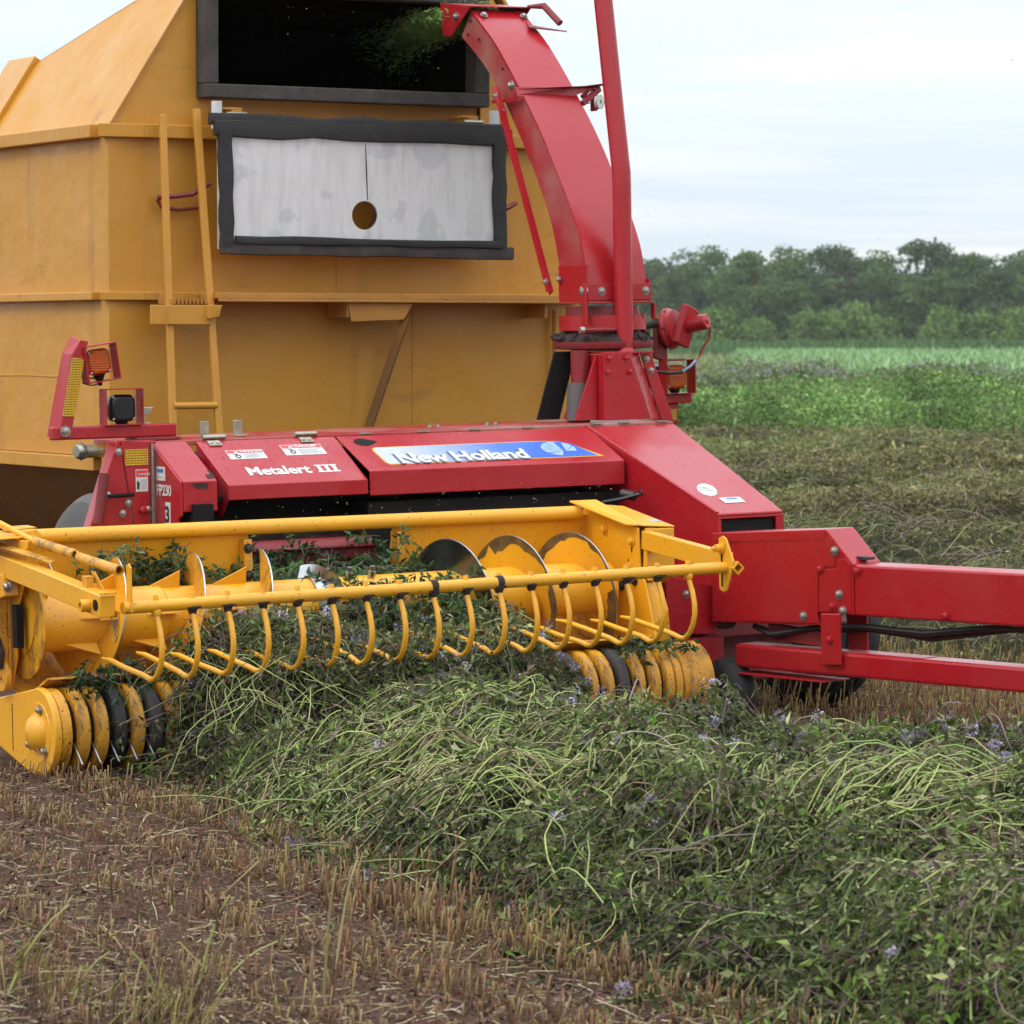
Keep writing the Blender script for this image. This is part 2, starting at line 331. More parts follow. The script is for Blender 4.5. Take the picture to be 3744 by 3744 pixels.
def vnoise(x, y, seed=0):                 # cheap smooth value noise
    r = np.random.default_rng(seed); t = r.random((64, 64)); xi = np.floor(x).astype(int); yi = np.floor(y).astype(int); fx = x - xi; fy = y - yi
    fx = fx * fx * (3 - 2 * fx); fy = fy * fy * (3 - 2 * fy); g = lambda a, b: t[a % 64, b % 64]
    return (g(xi, yi) * (1 - fx) + g(xi + 1, yi) * fx) * (1 - fy) + (g(xi, yi + 1) * (1 - fx) + g(xi + 1, yi + 1) * fx) * fy - .5

# frames: x along the header to the right, y backwards, z up.  The outfit stands turned 30 degrees; the harvester leans a little.
ORG = Vector((-1.73, 13.5, 0)); PHI = rad(30); LEAN = -.02
HF = Matrix.Translation(ORG) @ Matrix.Rotation(PHI, 4, 'Z') @ Matrix.Rotation(LEAN, 4, 'Y')
WF = Matrix.Translation(ORG) @ Matrix.Rotation(PHI, 4, 'Z')
cP, sP = math.cos(PHI), math.sin(PHI)
def to_world(x, y, z=0.): return np.stack(np.broadcast_arrays(ORG.x + x * cP - y * sP, ORG.y + x * sP + y * cP, z), -1)
def to_local(X, Y): a = X - ORG.x; b = Y - ORG.y; return a * cP + b * sP, -a * sP + b * cP
# ------------------------------------------------------------------ ground
def ground():
    xs = np.array([-3000, -600, -120, -30, -8, 0, 8, 30, 120, 600, 3000.]); ys = np.array([-600, -100, -20, 0, 6, 12, 25, 60, 150, 400, 900, 4000.])
    X, Y = np.meshgrid(xs, ys); Vt = np.stack([X.ravel(), Y.ravel(), np.zeros(X.size)], 1); c = len(xs)
    F = np.array([(i * c + j, i * c + j + 1, (i + 1) * c + j + 1, (i + 1) * c + j) for i in range(len(ys) - 1) for j in range(c - 1)])
    o = bpy.data.objects.new('ground', fast_mesh('ground', Vt, [F], None, M['soil'])); col.objects.link(o); tag(o, 'brown harvested mint field soil', 'ground', kind='structure')
ground()

# ------------------------------------------------------------------ wagon
def bolts(T, pts, nrm, r=.011, h=.012, mat='bolt', parent=None):
    first = None; n = V3(nrm) / np.linalg.norm(nrm)
    for p in pts:
        if first is None:
            mb = MB().lathe([(r * 1.55, 0), (r * 1.55, h * .3), (r, h * .3), (r, h), (r * .55, h * 1.25)], p, n, 8); first = T.part('bolt', mb, mat, parent, smooth=30, loc=p); p0 = V3(p)
        else: T.again(first, V3(p) - p0)
def strip(p0, p1, w, t, nrm, amp=.006, seg=14, seed=1):      # a wavy rubber strip from p0 to p1
    r = np.random.default_rng(seed); p0, p1, nrm = V3(p0), V3(p1), V3(nrm); d = (p1 - p0); L = np.linalg.norm(d); d = d / L; s = np.cross(nrm, d); vs = []; fs = []
    for i in range(seg + 1):
        a, b, c = r.normal(0, amp, 3); q = p0 + d * L * i / seg
        for k, (u, v) in enumerate(((-.5, 0), (-.42, 1), (0, 1.15), (.42, 1), (.5, 0))):
            vs.append(q + s * (u * w + (a if u < 0 else b)) + nrm * (v * (t + c * .6)))
    for i in range(seg):
        for k in range(4): fs.append((i * 5 + k, (i + 1) * 5 + k, (i + 1) * 5 + k + 1, i * 5 + k + 1))
        fs.append((i * 5 + 4, (i + 1) * 5 + 4, (i + 1) * 5, i * 5))
    fs += [(4, 3, 2, 1, 0), tuple(seg * 5 + k for k in range(5))]
    return MB().add(vs, fs)
def wagon():
    T = Thing('forage_wagon', 'big mustard yellow steel forage wagon with ladder and open front hatch', 'wagon', (2.7, 5, 0), WF); P = T.part
    xl, xr, yf, yb = 1.48, 3.93, 2.70, 8.6
    # walls: each tier of sheet its own panel
    for z0, z1, nm in ((1.075, 1.775, 'lower'), (1.80, 2.50, 'upper')):
        P('front_panel', MB().box((xl, yf, z0), (xr, yf + .012, z1)), 'wag')
        P('side_panel', MB().box((xl, yf + .013, z0), (xl + .012, yb, z1)), 'wag')
        P('side_panel', MB().box((xr - .012, yf + .013, z0), (xr, yb, z1)), 'wag')
        P('rear_panel', MB().box((xl + .013, yb - .012, z0), (xr - .013, yb, z1)), 'wag')
    P('floor', MB().box((xl + .02, yf + .02, 1.04), (xr - .02, yb - .02, 1.07)), 'wag_dirty')
    for z in (1.43,):
        P('weld_seam', MB().tube([(xl - .001, y_, z + .002 * math.sin(y_ * 9)) for y_ in np.linspace(yf + .1, yb - .1, 40)], .0032, 5), 'wag')
    P('weld_seam', MB().tube([(2.62, yf - .001, 1.82), (2.62, yf - .001, 2.49)], .003, 5), 'wag_dirty'); P('weld_seam', MB().tube([(3.02, yf - .001, 1.09), (3.02, yf - .001, 1.77)], .003, 5), 'wag')
    # ledges (rolled channels) running round at eave, middle and foot
    for z0, z1, d in ((2.500, 2.560, .055), (1.775, 1.812, .05), (1.010, 1.072, .045)):
        P('ledge', MB().box((xl + .15, yf - d, z0), (xr - .02, yf + .03, z1)), 'wag', bevel=.004)
        P('ledge', MB().hexa([(xl - d, yf - d * .2, z0), (xl + .15, yf - d, z0), (xl + .15, yf + .03, z0), (xl + .02, yf + .08, z0)] + [(xl - d, yf - d * .2, z1), (xl + .15, yf - d, z1), (xl + .15, yf + .03, z1), (xl + .02, yf + .08, z1)]), 'wag', bevel=.003)
        P('ledge', MB().box((xl - d, yf + .082, z0), (xl + .02, yb, z1)), 'wag', bevel=.004)
        P('ledge', MB().box((xr - .018, yf + .08, z0), (xr + d, yb, z1)), 'wag', bevel=.004)
    # gable with the hatch opening, hood and roof
    P('gable_panel', MB().yprism([(1.495, 2.56), (1.985, 2.56), (1.985, 3.295)], yf, yf + .012), 'wag')
    P('gable_panel', MB().yprism([(3.385, 2.56), (3.90, 2.56), (3.385, 3.295)], yf, yf + .012), 'wag')
    P('hatch_sill', MB().box((1.986, yf + .03, 2.56), (3.384, yf + .042, 2.72)), 'wag_dirty')
    P('hatch_lintel', MB().box((1.986, yf, 3.17), (3.384, yf + .012, 3.30)), 'wag')
    A, B, C_, D = (1.483, 2.69, 2.556), (1.985, 2.69, 3.335), (1.725, 4.09, 2.925), (1.483, 4.22, 2.556)
    P('roof_panel', MB().prism([A, B, C_, D], (.012, 0, -.008)), 'wag')
    P('roof_seam', MB().tube([(A[0] - .002, A[1] - .004, A[2]), (B[0] - .002, B[1] - .004, B[2])], .005, 6), 'wag_dirty')
    P('roof_panel', MB().prism([(5.413 - q[0], q[1], q[2]) for q in (A, B, C_, D)][::-1], (-.012, 0, -.008)), 'wag')
    P('roof_panel', MB().prism([(1.985, 2.69, 3.33), (3.428, 2.69, 3.33), (3.68, 4.09, 2.92), (1.73, 4.09, 2.92)], (0, 0, .012)), 'wag')
    st = MB(); q0, q1 = V3((1.49, 4.10, 2.556)), V3((1.742, 4.10, 2.945)); nn = V3((-.84, 0, .54))
    st.prism([q0 - nn * .03, q1 - nn * .03, q1 + nn * .03, q0 + nn * .03], (0, .33, 0)); P('roof_rib', st, 'wag', bevel=.004)
    P('roof_panel', MB().prism([(1.483, 4.43, 2.556), (1.66, 4.43, 2.83), (1.66, yb, 2.83), (1.483, yb, 2.556)], (.012, 0, -.008)), 'wag')
    P('roof_panel', MB().box((1.665, 4.12, 2.81), (3.75, yb, 2.83)), 'wag')
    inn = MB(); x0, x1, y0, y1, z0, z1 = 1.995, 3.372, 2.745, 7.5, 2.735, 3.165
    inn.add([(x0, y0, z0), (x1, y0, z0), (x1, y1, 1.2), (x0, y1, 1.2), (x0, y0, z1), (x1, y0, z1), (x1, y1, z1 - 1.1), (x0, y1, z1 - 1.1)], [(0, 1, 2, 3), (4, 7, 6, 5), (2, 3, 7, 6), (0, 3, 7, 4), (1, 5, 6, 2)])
    P('interior', inn, 'hatch_shade')
    for lo, hi in (((1.91, 2.60, 2.685), (3.38, 2.70, 2.748)), ((1.91, 2.60, 2.7485), (1.978, 2.70, 3.16)), ((3.302, 2.60, 2.7485), (3.38, 2.70, 3.16)), ((1.91, 2.60, 3.1605), (3.38, 2.70, 3.22))):
        P('hatch_frame', MB().box(lo, hi), 'rubber_worn', bevel=.006)
    # hatch door, folded down: thick white panel with a round port, rubber seal all round
    n = 40; cx, cz, r = 2.664, 2.165, .066; X0, X1, Z0, Z1 = 1.945, 3.395, 2.005, 2.565; yd = 2.50; vs = []; fs = []
    for y in (yd, yd + .055):
        for k in range(n):
            a = 2 * math.pi * k / n; vs.append((cx + r * math.cos(a), y, cz + r * math.sin(a)))
        for k in range(n):
            a = 2 * math.pi * k / n; c, s_ = math.cos(a), math.sin(a); t = min((X1 - cx) / c if c > 1e-6 else 9, (X0 - cx) / c if c < -1e-6 else 9, (Z1 - cz) / s_ if s_ > 1e-6 else 9, (Z0 - cz) / s_ if s_ < -1e-6 else 9); vs.append((cx + t * c, y, cz + t * s_))
    # put exact corners on the outer ring
    for base in (n, 3 * n):
        for (qx, qz) in ((X0, Z0), (X1, Z0), (X0, Z1), (X1, Z1)):
            k = min(range(n), key=lambda k: (vs[base + k][0] - qx) ** 2 + (vs[base + k][2] - qz) ** 2); vs[base + k] = (qx, vs[base + k][1], qz)
    for k in range(n):
        k2 = (k + 1) % n
        fs += [(k, k2, n + k2, n + k), (2 * n + k, 3 * n + k, 3 * n + k2, 2 * n + k2), (k, 2 * n + k, 2 * n + k2, k2), (n + k, n + k2, 3 * n + k2, 3 * n + k)]
    door = P('hatch_door', MB().add(vs, fs), 'panel', label='stained white hatch door with a round port')
    P('port_ring', MB().lathe([(.064, 0), (.068, .0), (.068, .05), (.064, .05), (.064, 0)], (cx, yd + .004, cz), (0, 1, 0), 32), 'steel', door, smooth=40)
    P('seam', MB().tube([(2.668, yd - .001, 2.49), (2.672, yd - .001, 2.38), (2.678, yd - .001, 2.235)], [.0015, .0035, .002], 6), 'rubber_worn', door)
    for a, b, w, mt, sd in (((1.90, yd, 2.545), (3.43, yd, 2.540), .085, 'rubber', 3), ((1.955, yd - .002, 2.53), (1.965, yd - .002, 2.01), .075, 'rubber', 4), ((3.365, yd - .002, 2.53), (3.375, yd - .002, 2.01), .07, 'rubber', 5), ((1.93, yd, 2.005), (3.44, yd, 2.00), .055, 'rubber_worn', 6), ((2.0, yd - .012, 2.045), (3.37, yd - .012, 2.04), .036, 'rubber', 7)):
        P('rubber_seal', strip(a, b, w, .020, (0, -1, 0), .0028, 9, sd), mt, door, smooth=50)
    P('seal_flap', strip((1.885, yd + .02, 2.585), (3.42, yd + .02, 2.58), .05, .03, (0, -1, 0), .004, 8, 9), 'rubber', door, smooth=50)
    for x in (1.915, 3.345): P('hinge_strap', MB().box((x, yd + .03, 2.54), (x + .045, yd + .05, 2.665)), 'panel', door, bevel=.002)
    for x in (1.99, 3.21):
        hb = MB().box((x, 2.56, 2.63), (x + .085, 2.70, 2.64)).box((x + .03, 2.56, 2.585), (x + .085, 2.568, 2.63)); h = P('hinge_bracket', hb, 'wag_dirty', bevel=.002)
        P('pin', MB().tube([(x + .0, 2.55, 2.61), (x + .1, 2.55, 2.61)], .011, 8), 'zinc', h)
    # latches beside the door
    P('latch', MB().tube([(1.70, 2.66, 2.235), (1.78, 2.63, 2.24), (1.85, 2.61, 2.25), (1.93, 2.59, 2.30)], .013, 6).tube([(1.70, 2.66, 2.225), (1.72, 2.66, 2.19), (1.80, 2.66, 2.18), (1.90, 2.66, 2.19)], .009, 6), 'red_worn')
    P('latch', MB().tube([(3.43, 2.60, 2.215), (3.47, 2.60, 2.215), (3.53, 2.62, 2.24)], .012, 6), 'red_worn')
    # ladder with step bracket
    rl = P('ladder', MB().beam((1.70, 2.60, 2.60), (1.668, 2.43, 1.15), .032, .02, (0, 1, 0)), 'wag', bevel=.003)
    P('rail', MB().beam((1.865, 2.60, 2.63), (1.895, 2.43, 1.15), .034, .02, (0, 1, 0)), 'wag', rl, bevel=.003)
    for z in (1.305,): P('rung', MB().tube([(1.675, 2.445, z), (1.885, 2.445, z)], .0165, 10), 'wag', rl, smooth=40)
    P('step_plate', MB().box((1.575, 2.46, 1.665), (1.872, 2.472, 1.752)).hexa([(1.845, 2.43, 1.69), (1.90, 2.44, 1.70), (1.90, 2.60, 1.70), (1.845, 2.60, 1.69), (1.845, 2.43, 1.752), (1.915, 2.44, 1.752), (1.915, 2.60, 1.752), (1.845, 2.60, 1.752)]), 'wag', bevel=.003)
    for k in range(9): P('step_tread', MB().box((1.692 + k * .019, 2.47, 1.757), (1.700 + k * .019, 2.64, 1.782)), 'wag_dirty')
    # walkway under the hatch, brackets and brace
    P('walkway', MB().box((1.90, 2.44, 1.783), (3.84, 2.64, 1.807)).box((1.90, 2.44, 1.768), (3.84, 2.452, 1.783)), 'wag_dirty', bevel=.002)
    for x in (2.56,): P('walkway_bracket', MB().yprism([(x, 1.766), (x + .34, 1.766), (x + .29, 1.69), (x + .02, 1.68)], 2.47, 2.48).box((x, 2.48, 1.70), (x + .012, 2.69, 1.766)), 'wag_dirty', bevel=.002)
    P('brace', MB().beam((2.87, 2.49, 1.70), (2.73, 2.66, 1.10), .022, .04), 'wag_shade', bevel=.003)  # darker colour stands in for its shaded face
    P('walkway_stay', MB().box((3.62, 2.50, 1.70), (3.635, 2.69, 1.766)), 'wag_dirty')
    P('drain_pipe', MB().tube([(3.77, 2.66, 1.74), (3.77, 2.66, 1.10)], .014, 8), 'wag_dirty', smooth=40)
    P('weld_stud', MB().lathe([(.01, 0), (.012, .03), (.0, .04)], (3.85, 2.66, 1.71), (0, -1, 0), 8), 'bolt_dark')
    # hydraulic coupling on the foot ledge
    c = P('coupling', MB().lathe([(.0, 0), (.026, 0), (.034, .012), (.034, .05), (.030, .055), (.030, .10), (.022, .11), (.022, .16)], (1.325, 2.72, 1.10), (1, .25, 0), 16), 'zinc', smooth=35)
    P('grip', MB().lathe([(.036, 0), (.042, .008), (.036, .02)], (1.345, 2.725, 1.10), (1, .25, 0), 8), 'tyre_grey', c)
    P('coupling_mount', MB().box((1.43, 2.74, 1.072), (1.478, 2.80, 1.14)), 'wag_dirty', bevel=.004)
    # undercarriage: sloping underbelly, frame, axle and wheels; some colours darkened as shade
    P('underbelly', MB().prism([(1.50, 2.9, 1.008), (1.50, 8.4, 1.008), (2.05, 8.4, .55), (2.05, 2.9, .55)], (.012, 0, .0)), 'wag_shade')
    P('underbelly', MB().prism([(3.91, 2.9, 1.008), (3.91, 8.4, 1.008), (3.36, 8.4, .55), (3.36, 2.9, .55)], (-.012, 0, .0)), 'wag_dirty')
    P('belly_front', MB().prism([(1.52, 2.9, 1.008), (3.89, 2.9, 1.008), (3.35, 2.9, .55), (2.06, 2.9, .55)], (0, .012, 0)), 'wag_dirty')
    P('chassis_beam', MB().box((2.2, 1.9, .50), (2.35, 8.4, .66)), 'dark', bevel=.006); P('chassis_beam', MB().box((3.06, 1.9, .50), (3.21, 8.4, .66)), 'dark', bevel=.006)
    P('axle', MB().tube([(1.6, 5.6, .48), (3.8, 5.6, .48)], .05, 10), 'dark')
    for x in (1.52, 3.58):
        w = P('wheel', MB().lathe([(.30, 0), (.44, .0), (.475, .05), (.48, .15), (.475, .25), (.44, .30), (.30, .30), (.28, .2), (.28, .1), (.30, 0)], (x, 5.6, .48), (1, 0, 0), 36), 'tyre', smooth=40)
        P('rim', MB().lathe([(.29, .05), (.10, .09), (.10, .2), (.29, .25)], (x, 5.6, .48), (1, 0, 0), 24), 'dark', w, smooth=40)
wagon()

# ------------------------------------------------------------------ harvester
HB = 1.05; Z_H = 1.165                                     # hinge line of the lids
def harvester():
    T = Thing('forage_harvester', 'red pull-type forage harvester with tall post and curved discharge spout', 'harvester', (2.2, 1.0, 0), HF); P = T.part
    # carcass behind the lids
    P('housing', MB().box((1.0, 1.06, .25), (3.42, 1.6, 1.10)), 'dark')  # near-black faces paint the deep shade under the lids
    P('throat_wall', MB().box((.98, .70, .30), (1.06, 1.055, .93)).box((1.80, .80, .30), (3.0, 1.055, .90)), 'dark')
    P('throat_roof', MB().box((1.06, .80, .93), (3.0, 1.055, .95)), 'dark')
    deck = P('deck', MB().prism([(.90, 1.052, Z_H + .004), (3.44, 1.052, Z_H + .010), (3.44, 1.62, Z_H + .016), (.90, 1.50, Z_H + .010)], (0, 0, -.02)), 'red_dusty', bevel=.003)
    for x in (1.90, 2.17, 2.42, 2.68): P('deck_hinge', MB().box((x, 1.045, Z_H + .0045), (x + .055, 1.062, Z_H + .0105)), 'zinc', deck)
    for x in (3.02, 3.16, 3.35): P('deck_hinge', MB().box((x, 1.045, Z_H + .010), (x + .055, 1.062, Z_H + .016)), 'zinc', deck)
    bolts(T, [(2.34, 1.25, Z_H + .012), (2.38, 1.25, Z_H + .012), (2.62, 1.25, Z_H + .013), (2.66, 1.25, Z_H + .013)], (0, 0, 1), .009, .01)
    def lid(x0, x1, zl, zb, yl=.75):
        yz = [(HB - .005, Z_H), (yl, zl), (yl, zb), (yl + .008, zb), (yl + .008, zl - .006), (HB - .005, Z_H - .012)]
        return MB().xprism(yz, x0, x1)
    # narrow left cover carrying the model number
    cv = P('end_cover', MB().xprism([(1.02, Z_H + .004), (.735, 1.02), (.735, .885), (.76, .875), (.78, .83), (1.02, .83)], .935, .945).xprism([(1.02, Z_H + .004), (.735, 1.02), (.735, .90), (.745, .90), (.745, 1.01), (1.02, 1.15)], .946, 1.095), 'red', bevel=.004, label='chipped red end cover with model number')
    P('paint_loss', MB().add([(.985, .7335, 1.005), (1.01, .7335, .988), (1.035, .7335, .992), (1.05, .7335, .985), (1.055, .7335, 1.012), (.99, .7335, 1.014)], [tuple(range(6))]), 'mud', cv)
    P('paint_loss', MB().add([(1.06, .7465, 1.028), (1.096, .752, 1.03), (1.096, .80, 1.057), (1.08, .82, 1.0635), (1.065, .80, 1.053)], [tuple(range(5))]), 'mud', cv)
    xs = .9325
    P('model_number', text_mb('FP230', .060, (xs, .958, .962), (0, -1, 0), (0, 0, 1), .0016, .93), 'white_print', cv)
    P('number_plate', MB().box((xs, .832, .835), (xs + .002, .877, .935)), 'white_print', cv)
    P('number', text_mb('3', .088, (xs - .001, .880, .857), (0, -1, 0), (0, 0, 1), .003), 'black_print', cv)
    dl = P('dealer_sticker', MB().box((xs, .875, 1.02), (xs + .002, .955, 1.075)), 'white_print', cv); P('sticker_print', MB().box((xs - .0015, .89, 1.052), (xs - .0005, .945, 1.066)), 'blue_print', dl)
    P('sticker_print', MB().box((xs - .0015, .893, 1.033), (xs - .0005, .94, 1.036)), 'grey_print', dl)
    # lids
    l1 = P('metal_detector_lid', lid(1.15, 1.777, .997, .938).xprism([(HB - .005, Z_H - .01), (.759, .985), (.76, .935), (.82, .87), (HB - .005, .87)], 1.151, 1.157), 'red', bevel=.004)
    l2 = P('hood_lid', lid(1.787, 3.00, 1.031, .93), 'red', bevel=.004)
    sl = V3((0, .295, .168)); sl /= np.linalg.norm(sl); nm = V3((0, -sl[2], sl[1])); sl2 = V3((0, .295, .134)); sl2 /= np.linalg.norm(sl2); nm2 = V3((0, -sl2[2], sl2[1]))
    def on1(x, t, e=.0015): return V3((x, HB - .005 - .295 * t, Z_H - .168 * t)) + nm * e
    def on2(x, t, e=.0015): return V3((x, HB - .005 - .295 * t, Z_H - .134 * t)) + nm2 * e
    P('lettering', text_mb('Metalert', .084, on1(1.272, .80), (1, 0, 0), sl, .0024, .98), 'white_print', l1)
    P('lettering', MB().add(*iii(on1(1.585, .80), sl)), 'white_print', l1)
    def quad(f, x0, x1, t0, t1, e): return MB().add([f(x0, t1, e), f(x1, t1, e), f(x1, t0, e), f(x0, t0, e)], [(0, 1, 2, 3)])
    for x0, t0, w, h in ((1.245, .235, .165, .20), (1.50, .16, .185, .235)):
        d = P('warning_decal', quad(on1, x0, x0 + w, t0, t0 + h, .001), 'white_print', l1)
        P('warning_band', quad(on1, x0 + .003, x0 + w - .003, t0 + .012, t0 + h * .34, .002), 'red_print', d)
        P('warning_word', text_mb('DANGER', .025, on1(x0 + .062, t0 + h * .29, .003), (1, 0, 0), sl, .0006), 'white_print', d)
        P('warning_triangle', MB().add([on1(x0 + .03, t0 + h * .30, .003), on1(x0 + .058, t0 + h * .30, .003), on1(x0 + .044, t0 + .03, .003)], [(0, 1, 2)]), 'white_print', d)
        P('pictogram', MB().lathe([(.008, 0), (.013, 0), (.013, .0005), (.008, .0005), (.008, 0)], on1(x0 + .04, t0 + h * .72, .0025), nm, 14).add([on1(x0 + .012, t0 + h * .45, .003), on1(x0 + .04, t0 + h * .55, .003), on1(x0 + .045, t0 + h * .48, .003)], [(0, 1, 2)]), 'black_print', d)
        for q in range(5): P('small_print', quad(on1, x0 + .068, x0 + w - .012 - .02 * (q % 2), t0 + h * (.45 + .1 * q), t0 + h * (.49 + .1 * q), .002), 'grey_print', d)
    # brand decal: gold border, fading field, lettering and leaf
    def dec(m, e, x0=1.885, x1=2.925, t0=.36, t1=.86):
        pts = [(x0 + .03, t0 + m * 3), (x1 - .23, t0 + m * 3), (x1 - .15, t0 + .03 + m * 2.4), (x1 - .10, t0 + .11), (x1 - m * 4, t1 - m * 3), (x0 + .02 + m, t1 - m * 3), (x0 + m + .006, t1 - .06), (x0 + m, t0 + .09), (x0 + .008 + m, t0 + .03 + m)]
        return MB().add([on2(x, t, e) for x, t in pts][::-1], [tuple(range(9))])
    b = P('brand_decal', dec(0, .001), 'gold_print', l2)
    P('decal_field', dec(.006, .002), 'decal_grad', b, loc=on2(2.4, .6))
    P('lettering', text_mb('New', .120, on2(1.958, .835, .0042), (1, 0, 0), sl2, .0034, .95), 'white_print', b); P('lettering', text_mb('Holland', .120, on2(2.213, .835, .0042), (1, 0, 0), sl2, .0034, .95), 'white_print', b)
    P('letter_shadow', text_mb('New', .120, on2(1.950, .845, .003), (1, 0, 0), sl2, .0068, .95), 'slate_print', b); P('letter_shadow', text_mb('Holland', .120, on2(2.205, .845, .003), (1, 0, 0), sl2, .0068, .95), 'slate_print', b)
    lf = P('leaf_emblem', leaf_logo(lambda a, c, e: on2(2.745 + a * .080, .61 - c * .20, e), .003), 'emblem_print', b)
    vs = []; n = 18
    for k in range(n):
        a = 2 * math.pi * k / n; r = 1.0 if math.cos(a) < .5 else 1.0 + .35 * (math.cos(a) - .5) * 2; vs.append(on2(1.885 + .046 * r * math.cos(a), .20 + .105 * math.sin(a) * (1 if math.cos(a) < .3 else 1 - .75 * (math.cos(a) - .3)), .0012))
    P('latch_hole', MB().add(vs[::-1], [tuple(range(n))]), 'dark', l2)
    # hinges and brackets of the left lid
    for x in (1.185, 1.60):
        h = P('hinge', MB().tube([(x, 1.055, Z_H + .014), (x + .10, 1.055, Z_H + .014)], .011, 10), 'zinc', l1, smooth=40)
        P('hinge_leaf', MB().add([on1(x + .01, .02, .006), on1(x + .065, .02, .006), on1(x + .065, .13, .006), on1(x + .01, .13, .006), on1(x + .01, .02, .001), on1(x + .065, .02, .001), on1(x + .065, .13, .001), on1(x + .01, .13, .001)], [(3, 2, 1, 0), (0, 1, 5, 4), (1, 2, 6, 5), (2, 3, 7, 6), (3, 0, 4, 7)]), 'zinc', h)
        for dxx in (.024, .052): P('rivet', MB().lathe([(.008, 0), (.008, .003), (.004, .006)], on1(x + dxx, .075, .006), nm, 8), 'zinc', h)
    for x in (1.245, 1.395): P('bracket', MB().box((x, 1.20, Z_H + .01), (x + .04, 1.206, Z_H + .075)).box((x, 1.165, Z_H + .01), (x + .045, 1.20, Z_H + .016)), 'zinc', bevel=.002)
    # left end: shield plates with reflector and warning sign, jack tube
    sh = P('side_shield', MB().yprism([(.775, 1.185), (.905, 1.176), (.895, .80), (.835, .80)], .945, .953), 'red', bevel=.003)
    P('shield_wing', MB().prism([(.764, .947, 1.186), (.771, .943, 1.186), (.828, .943, .80), (.645, 1.00, .80)], (0, .008, 0)), 'red', bevel=.003)
    P('shield_top', MB().box((.764, .953, 1.165), (.934, 1.05, 1.178)), 'red', bevel=.003)
    P('shield_side', MB().prism([(.766, .956, 1.164), (.766, 1.05, 1.164), (.66, 1.1, .80), (.65, 1.008, .80)], (.01, 0, 0)), 'red')
    P('reflector', MB().box((.792, .941, 1.083), (.892, .9449, 1.147)), 'reflector', sh)
    d = P('warning_decal', MB().box((.837, .942, .978), (.889, .9449, 1.066)), 'white_print', sh); P('warning_band', MB().box((.839, .941, 1.036), (.887, .9415, 1.063)), 'red_print', d)
    P('warning_word', text_mb('DANGER', .0125, (.8475, .9402, 1.043), (1, 0, 0), (0, 0, 1), .0002), 'white_print', d)
    for q in range(5): P('small_print', MB().box((.857, .941, 1.022 - q * .008), (.885, .9415, 1.025 - q * .008)), 'grey_print', d)
    P('pictogram', MB().yprism([(.842, .99), (.85, .985), (.853, 1.01), (.846, 1.022), (.841, 1.015)], .9405, .9415), 'black_print', d)
    P('door_edge', MB().box((.906, .938, .80), (.914, .9445, 1.17)), 'zinc', sh)
    bolts(T, [(.763, .940, 1.14), (.80, .938, .935), (.775, .938, .895), (.72, .957, .97)], (0, -1, 0), .010, .012)
    P('jack_tube', MB().lathe([(.014, 0), (.021, .0), (.021, .20), (.014, .20), (.014, 0)], (.665, .93, .86), (.16, 0, 1), 14), 'red_worn', smooth=40)
    P('jack_pin', MB().tube([(.71, .925, .965), (.82, .925, .968)], .008, 8), 'dark')
    P('hub_cap', MB().lathe([(.016, 0), (.016, .02), (.010, .026)], (.862, .945, .905), (0, -1, 0), 6), 'red'); P('hub_nut', MB().lathe([(.013, 0), (.013, .014), (.006, .018)], (.885, .944, .907), (0, -1, 0), 10), 'zinc')
    # lamp arm on the left
    arm = P('lamp_arm', MB().box((.582, 1.165, 1.185), (1.125, 1.215, 1.238)), 'red', bevel=.007)
    P('arm_foot', MB().box((.93, 1.13, 1.172), (1.125, 1.25, 1.185)), 'red_worn', arm, bevel=.003)
    pst = P('lamp_post', MB().prism([(.606, 1.160, 1.195), (.655, 1.160, 1.195), (.741, 1.160, 1.577), (.707, 1.160, 1.583), (.672, 1.160, 1.525)], (0, .006, 0)).prism([(.606, 1.166, 1.195), (.672, 1.166, 1.525), (.707, 1.166, 1.583), (.70, 1.24, 1.60), (.66, 1.24, 1.53), (.585, 1.24, 1.20)], (.006, 0, 0)), 'red', arm, bevel=.002)
    P('reflector', MB().prism([(.620, 1.1565, 1.282), (.672, 1.1565, 1.275), (.722, 1.1565, 1.506), (.668, 1.1565, 1.516)], (0, .003, 0)), 'reflector', pst)
    bolts(T, [(.632, 1.158, 1.22)], (0, -1, 0), .015, .012)
    def lamp(cx, cy, cz, w, mat, tilt=0.):
        c, s_ = math.cos(tilt), math.sin(tilt)
        def q(a, b, d): return (cx + a * c + b * s_, cy + d, cz - a * s_ + b * c)
        n = 24; vs = []
        prof = ((w * .92, .04), (w, .03), (w, .0), (w * .93, -.008), (w * .75, -.013))
        for r, d in prof:
            for k in range(n):
                a = 2 * math.pi * k / n; ca, sa = math.cos(a), math.sin(a); e = (abs(ca) ** 5 + abs(sa) ** 5) ** (-1 / 5); vs.append(q(ca * r * e, sa * r * e, d))
        fs = [(i * n + k, i * n + (k + 1) % n, (i + 1) * n + (k + 1) % n, (i + 1) * n + k) for i in range(len(prof) - 1) for k in range(n)] + [tuple(range(n)), tuple(range((len(prof) - 1) * n, len(prof) * n))[::-1]]
        return MB().add(vs, fs), q
